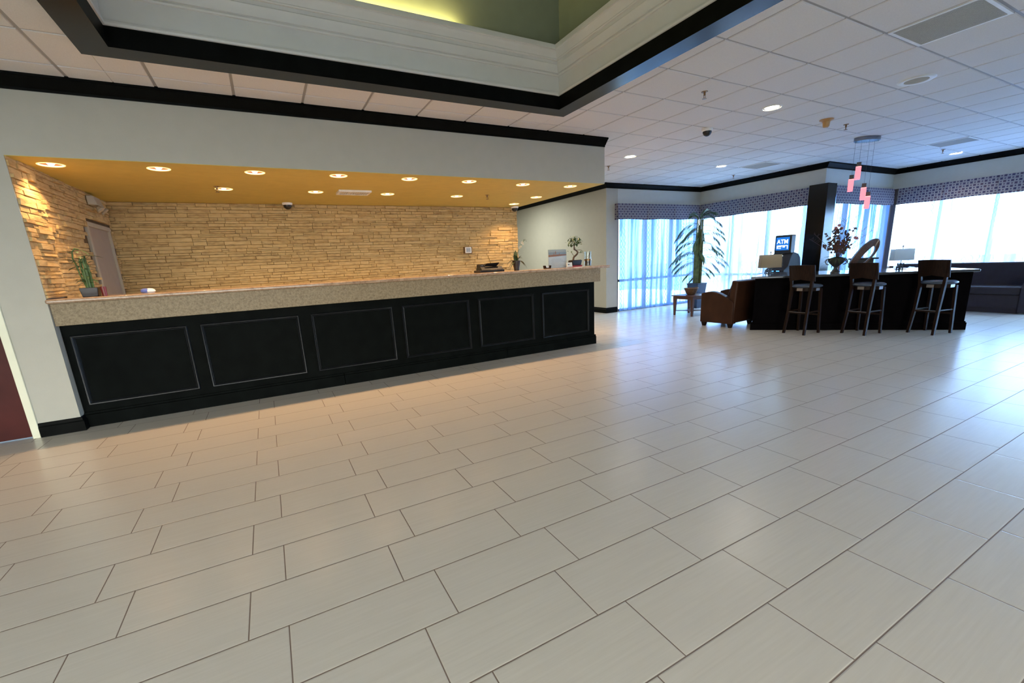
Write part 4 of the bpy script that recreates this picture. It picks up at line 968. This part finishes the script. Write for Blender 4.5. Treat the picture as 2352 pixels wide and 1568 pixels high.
# front faces -x; width along y
b=MB(); b.box(-.20,.30,-.24,.24,0,.80); 
n=10; pts=[(-.20,.80),(-.22,.86),(-.22,.92),(-.10,1.0),(-.03,1.20),(.02,1.27),(.10,1.28),(.20,1.25),(.27,1.17),(.30,1.02),(.30,.80)]
b.add([(x,-.22,z) for x,z in pts]+[(x,.22,z) for x,z in pts],[tuple(range(11)),tuple(reversed(range(11,22)))]+[(i,11+i,11+(i+1)%11,(i+1)%11) for i in range(11)]); b.build('cabinet',M['darkgrey'],t,bevel=.01)
b=MB(); b.hexa([(-.02,-.19,1.26),(.12,-.19,1.26),(.12,.19,1.26),(-.02,.19,1.26)],[(-.02,-.185,1.65),(.13,-.185,1.65),(.13,.185,1.65),(-.02,.185,1.65)]); b.build('topper',M['blackplastic'],t,bevel=.02,seg=3)
sc_=MB().box(-.024,-.019,-.150,.150,1.335,1.605).build('screen',M['screen'],t)
def text(s,size,y,z,parent,mat,x=-.0265):
    cu=bpy.data.curves.new('lettering','FONT'); cu.body=s; cu.size=size; cu.align_x='CENTER'; cu.align_y='CENTER'; cu.extrude=.001; cu.offset=.0016
    tmp=bpy.data.objects.new('lettering',cu); COL.objects.link(tmp); dg=bpy.context.evaluated_depsgraph_get()
    me=bpy.data.meshes.new_from_object(tmp.evaluated_get(dg)); bpy.data.objects.remove(tmp)
    me.materials.clear(); me.materials.append(mat); o=bpy.data.objects.new('lettering',me); COL.objects.link(o); o.parent=parent
    o.location=(x,y,z); o.rotation_euler=(pi/2,0,-pi/2); return o
text('ATM',.125,0,1.51,t,M['screentxt'])
b=MB()
for (y0,y1,z0,z1) in ((-.125,.125,1.42,1.437),(.095,.125,1.37,1.42),(.02,.08,1.40,1.42),(-.06,-.01,1.392,1.42),(-.125,-.108,1.36,1.42),(.03,.085,1.368,1.38)): b.box(-.0265,-.0235,y0,y1,z0,z1)
b.build('screen_graphic',M['screentxt'],t)
MB().box(-.055,-.045,-.05,-.02,1.21,1.225).build('status_light',M['screentxt'],t)
b=MB(); 
for y in (.04,-.09): b.box(-.226,-.219,y-.035,y+.035,.895,.91)
b.build('button_light',M['led'],t)
MB().box(-.26,-.20,-.20,.20,.84,.88).build('keypad_shelf',M['blackplastic'],t,bevel=.006)

# couch
t=thing('couch','long plum-grey upholstered couch under the bright window','couch',(11.85,2.42,0))
CL_=2.3
def arm(y0,y1):
    b=MB(); n=12; 
    for i in range(n+1):
        s=i/n; x=.80*s; z=.62+.0*s-.16*max(0,(.25-s)/.25)**2+.02*s
        b.v+=[(x,y0,.02),(x,y1,.02),(x,y0,z),(x,y1,z)]
    for i in range(n):
        A=4*i;B=A+4; b.f+=[[A,B,B+1,A+1],[A+2,A+3,B+3,B+2],[A,A+2,B+2,B],[A+1,B+1,B+3,A+3]]
    b.f+=[[0,1,3,2],[4*n,4*n+2,4*n+3,4*n+1]]; b.m=[0]*len(b.f); b.build('armrest',M['couch'],t,bevel=.02,seg=3)
arm(0,.17); arm(CL_-.17,CL_)
MB().box(.0+.02,.80,.17,CL_-.17,.09,.33).build('seat',M['couch'],t,bevel=.01)
MB().box(.04,.80,.17,CL_-.17,.0,.09).build('base',M['couch'],t)
for k in range(2):
    a=.175+k*(CL_-.35)/2; MB().box(.0,.62,a,a+(CL_-.35)/2-.008,.335,.475).build('cushion',M['couch'],t,bevel=.03,seg=3)
b=MB(); b.hexa([(.56,.02,.1),(.82,.02,.1),(.82,CL_-.02,.1),(.56,CL_-.02,.1)],[(.68,.02,.90),(.84,.02,.90),(.84,CL_-.02,.90),(.68,CL_-.02,.90)]); b.build('backrest',M['couch'],t,bevel=.03,seg=3)

# pendant light
t=thing('pendant_chandelier','pink acrylic pendant lights hanging in a cluster from a chrome canopy','chandelier',(9.06,4.05,H))
b=MB(); n=36; pts=[(.205*cos(2*pi*i/n),.12*sin(2*pi*i/n)) for i in range(n)]
R=Matrix.Rotation(radians(-28),2); pts=[tuple(R@Vector(p)) for p in pts]
b.prism(pts,-.055,0); b.build('canopy',M['chrome'],t,smooth=True,angle=40)
b=MB()
for i in range(n): p=Vector((.18*cos(2*pi*i/n),.095*sin(2*pi*i/n))); q=R@p; b.lathe([(.001,-.075),(.008,-.068),(.011,-.060),(.008,-.055)],c=(q.x,q.y,0),n=6,caps=False)
b.build('crystal',M['glassvase'],t,smooth=True)
for (x,y,z0,z1) in ((8.97,4.085,2.435,2.64),(8.88,4.13,2.25,2.445),(9.10,4.03,2.106,2.305),(9.18,3.99,1.962,2.165)):
    x-=9.06; y-=4.05; z0-=H; z1-=H; w=.036
    b=MB(); b.box(-w,w,-w,w,z0,z1,0); o=b.build('pendant_block',[M['pendant']],t,bevel=.004); o.location=(x,y,0); o.rotation_euler=(0,0,radians(25))
    b=MB(); b.box(-w*.45,w*.45,-w-.001,w+.001,z0+.03,z1-.01); b.box(-w-.001,w+.001,-w-.001,w+.001,z1-.012,z1-.004); c=b.build('core',M['pendant2'],o)
    b=MB(); b.box(-.03,.03,-.03,.03,z1,z1+.065); b.tube([(0,0,z1+.06),(0,0,-.05)],.0016,5); o=b.build('cap',M['winframe'],t); o.location=(x,y,0); o.rotation_euler=(0,0,radians(25))

# ------------------------------------------------------------------ lights
def area(name,loc,rot,sx,sy,e,c,spread=180):
    l=bpy.data.lights.new(name,'AREA'); l.shape='RECTANGLE'; l.size=sx; l.size_y=sy; l.energy=e; l.color=c; l.spread=radians(spread)
    o=bpy.data.objects.new(name,l); COL.objects.link(o); o.location=loc; o.rotation_euler=rot; return o
# daylight just outside each glazed wall
def portal(name,loc,rot,sx,sy):
    o=area(name,loc,rot,sx,sy,1,(1,1,1)); o.data.cycles.is_portal=True; return o
portal('daylight_window_1',(9.25,YW+.25,1.35),(radians(-90),0,0),3.0,2.7)
portal('daylight_window_2',(X1+.3,7.05,1.35),(0,radians(90),0),2.7,3.1)
portal('daylight_window_3',(12.25,Y2+.25,1.35),(radians(-90),0,0),3.0,2.7)
portal('daylight_window_4',(X3+.25,-.5,1.35),(0,radians(90),0),2.7,12)
portal('daylight_fill_entrance',(-2.0,RY0-.25,1.4),(radians(90),0,0),7.2,2.8)
# cove lamp behind the cornice
area('cove_lamp',(.95,4.575,3.63),(radians(180),0,0),2.2,.05,16,(1,.86,.36))
# unseen fill light added to brighten the corridor wall
area('corridor_fill',(5.6,11.2,H-.05),(0,0,0),1.2,.6,75,(.96,1,.92))

# ------------------------------------------------------------------ world
w=bpy.data.worlds.new('World'); SC.world=w; w.use_nodes=True; nt=w.node_tree; bg=nt.nodes['Background']
g=N(nt,'ShaderNodeTexCoord').outputs['Generated']
dt=N(nt,'ShaderNodeVectorMath',operation='DOT_PRODUCT'); nt.links.new(g,dt.inputs[0]); dt.inputs[1].default_value=Vector((.93,-.30,.22)).normalized()
sy=N(nt,'ShaderNodeSeparateXYZ'); nt.links.new(g,sy.inputs[0]); my=N(nt,'ShaderNodeMapRange'); my.interpolation_type='SMOOTHSTEP'; nt.links.new(sy.outputs[1],my.inputs[0]); my.inputs[1].default_value=-.2; my.inputs[2].default_value=.7
mr=N(nt,'ShaderNodeMapRange'); mr.interpolation_type='SMOOTHSTEP'; nt.links.new(dt.outputs['Value'],mr.inputs[0]); mr.inputs[1].default_value=.15; mr.inputs[2].default_value=.95
col=mixc(nt,mr.outputs[0],mixc(nt,my.outputs[0],(1.0,.925,.81),(.42,.70,1.0)),(.62,.82,1.0)); nt.links.new(col,bg.inputs[0])
nt.links.new(math_(nt,'MULTIPLY_ADD',my.outputs[0],-15.0,math_(nt,'MULTIPLY_ADD',mr.outputs[0],9.0,16.0)),bg.inputs[1])

# ------------------------------------------------------------------ camera
cd=bpy.data.cameras.new('camera'); cam=bpy.data.objects.new('camera',cd); COL.objects.link(cam); SC.camera=cam
cd.sensor_fit='HORIZONTAL'; cd.sensor_width=36; cd.lens=15.382564; cd.shift_x=.000708; cd.shift_y=.025052; cd.clip_start=.05; cd.clip_end=300
Rm=Matrix(((.87487263,.15486294,-.45892848),(-.48176309,.18037382,-.85753694),(-.05002201,.9713304,.23241137)))
cam.matrix_world=Matrix.Translation((0,0,1.3723))@Rm.to_4x4()

SC.view_settings.view_transform='Standard'; SC.view_settings.look='None'; SC.view_settings.exposure=.57; SC.view_settings.gamma=1; SC.view_settings.use_curve_mapping=False
cy=SC.cycles; cy.use_denoising=True; cy.use_adaptive_sampling=True; cy.adaptive_threshold=.02; cy.max_bounces=7; cy.diffuse_bounces=4; cy.glossy_bounces=4; cy.transparent_max_bounces=12; cy.sample_clamp_indirect=6; cy.caustics_reflective=False; cy.caustics_refractive=False
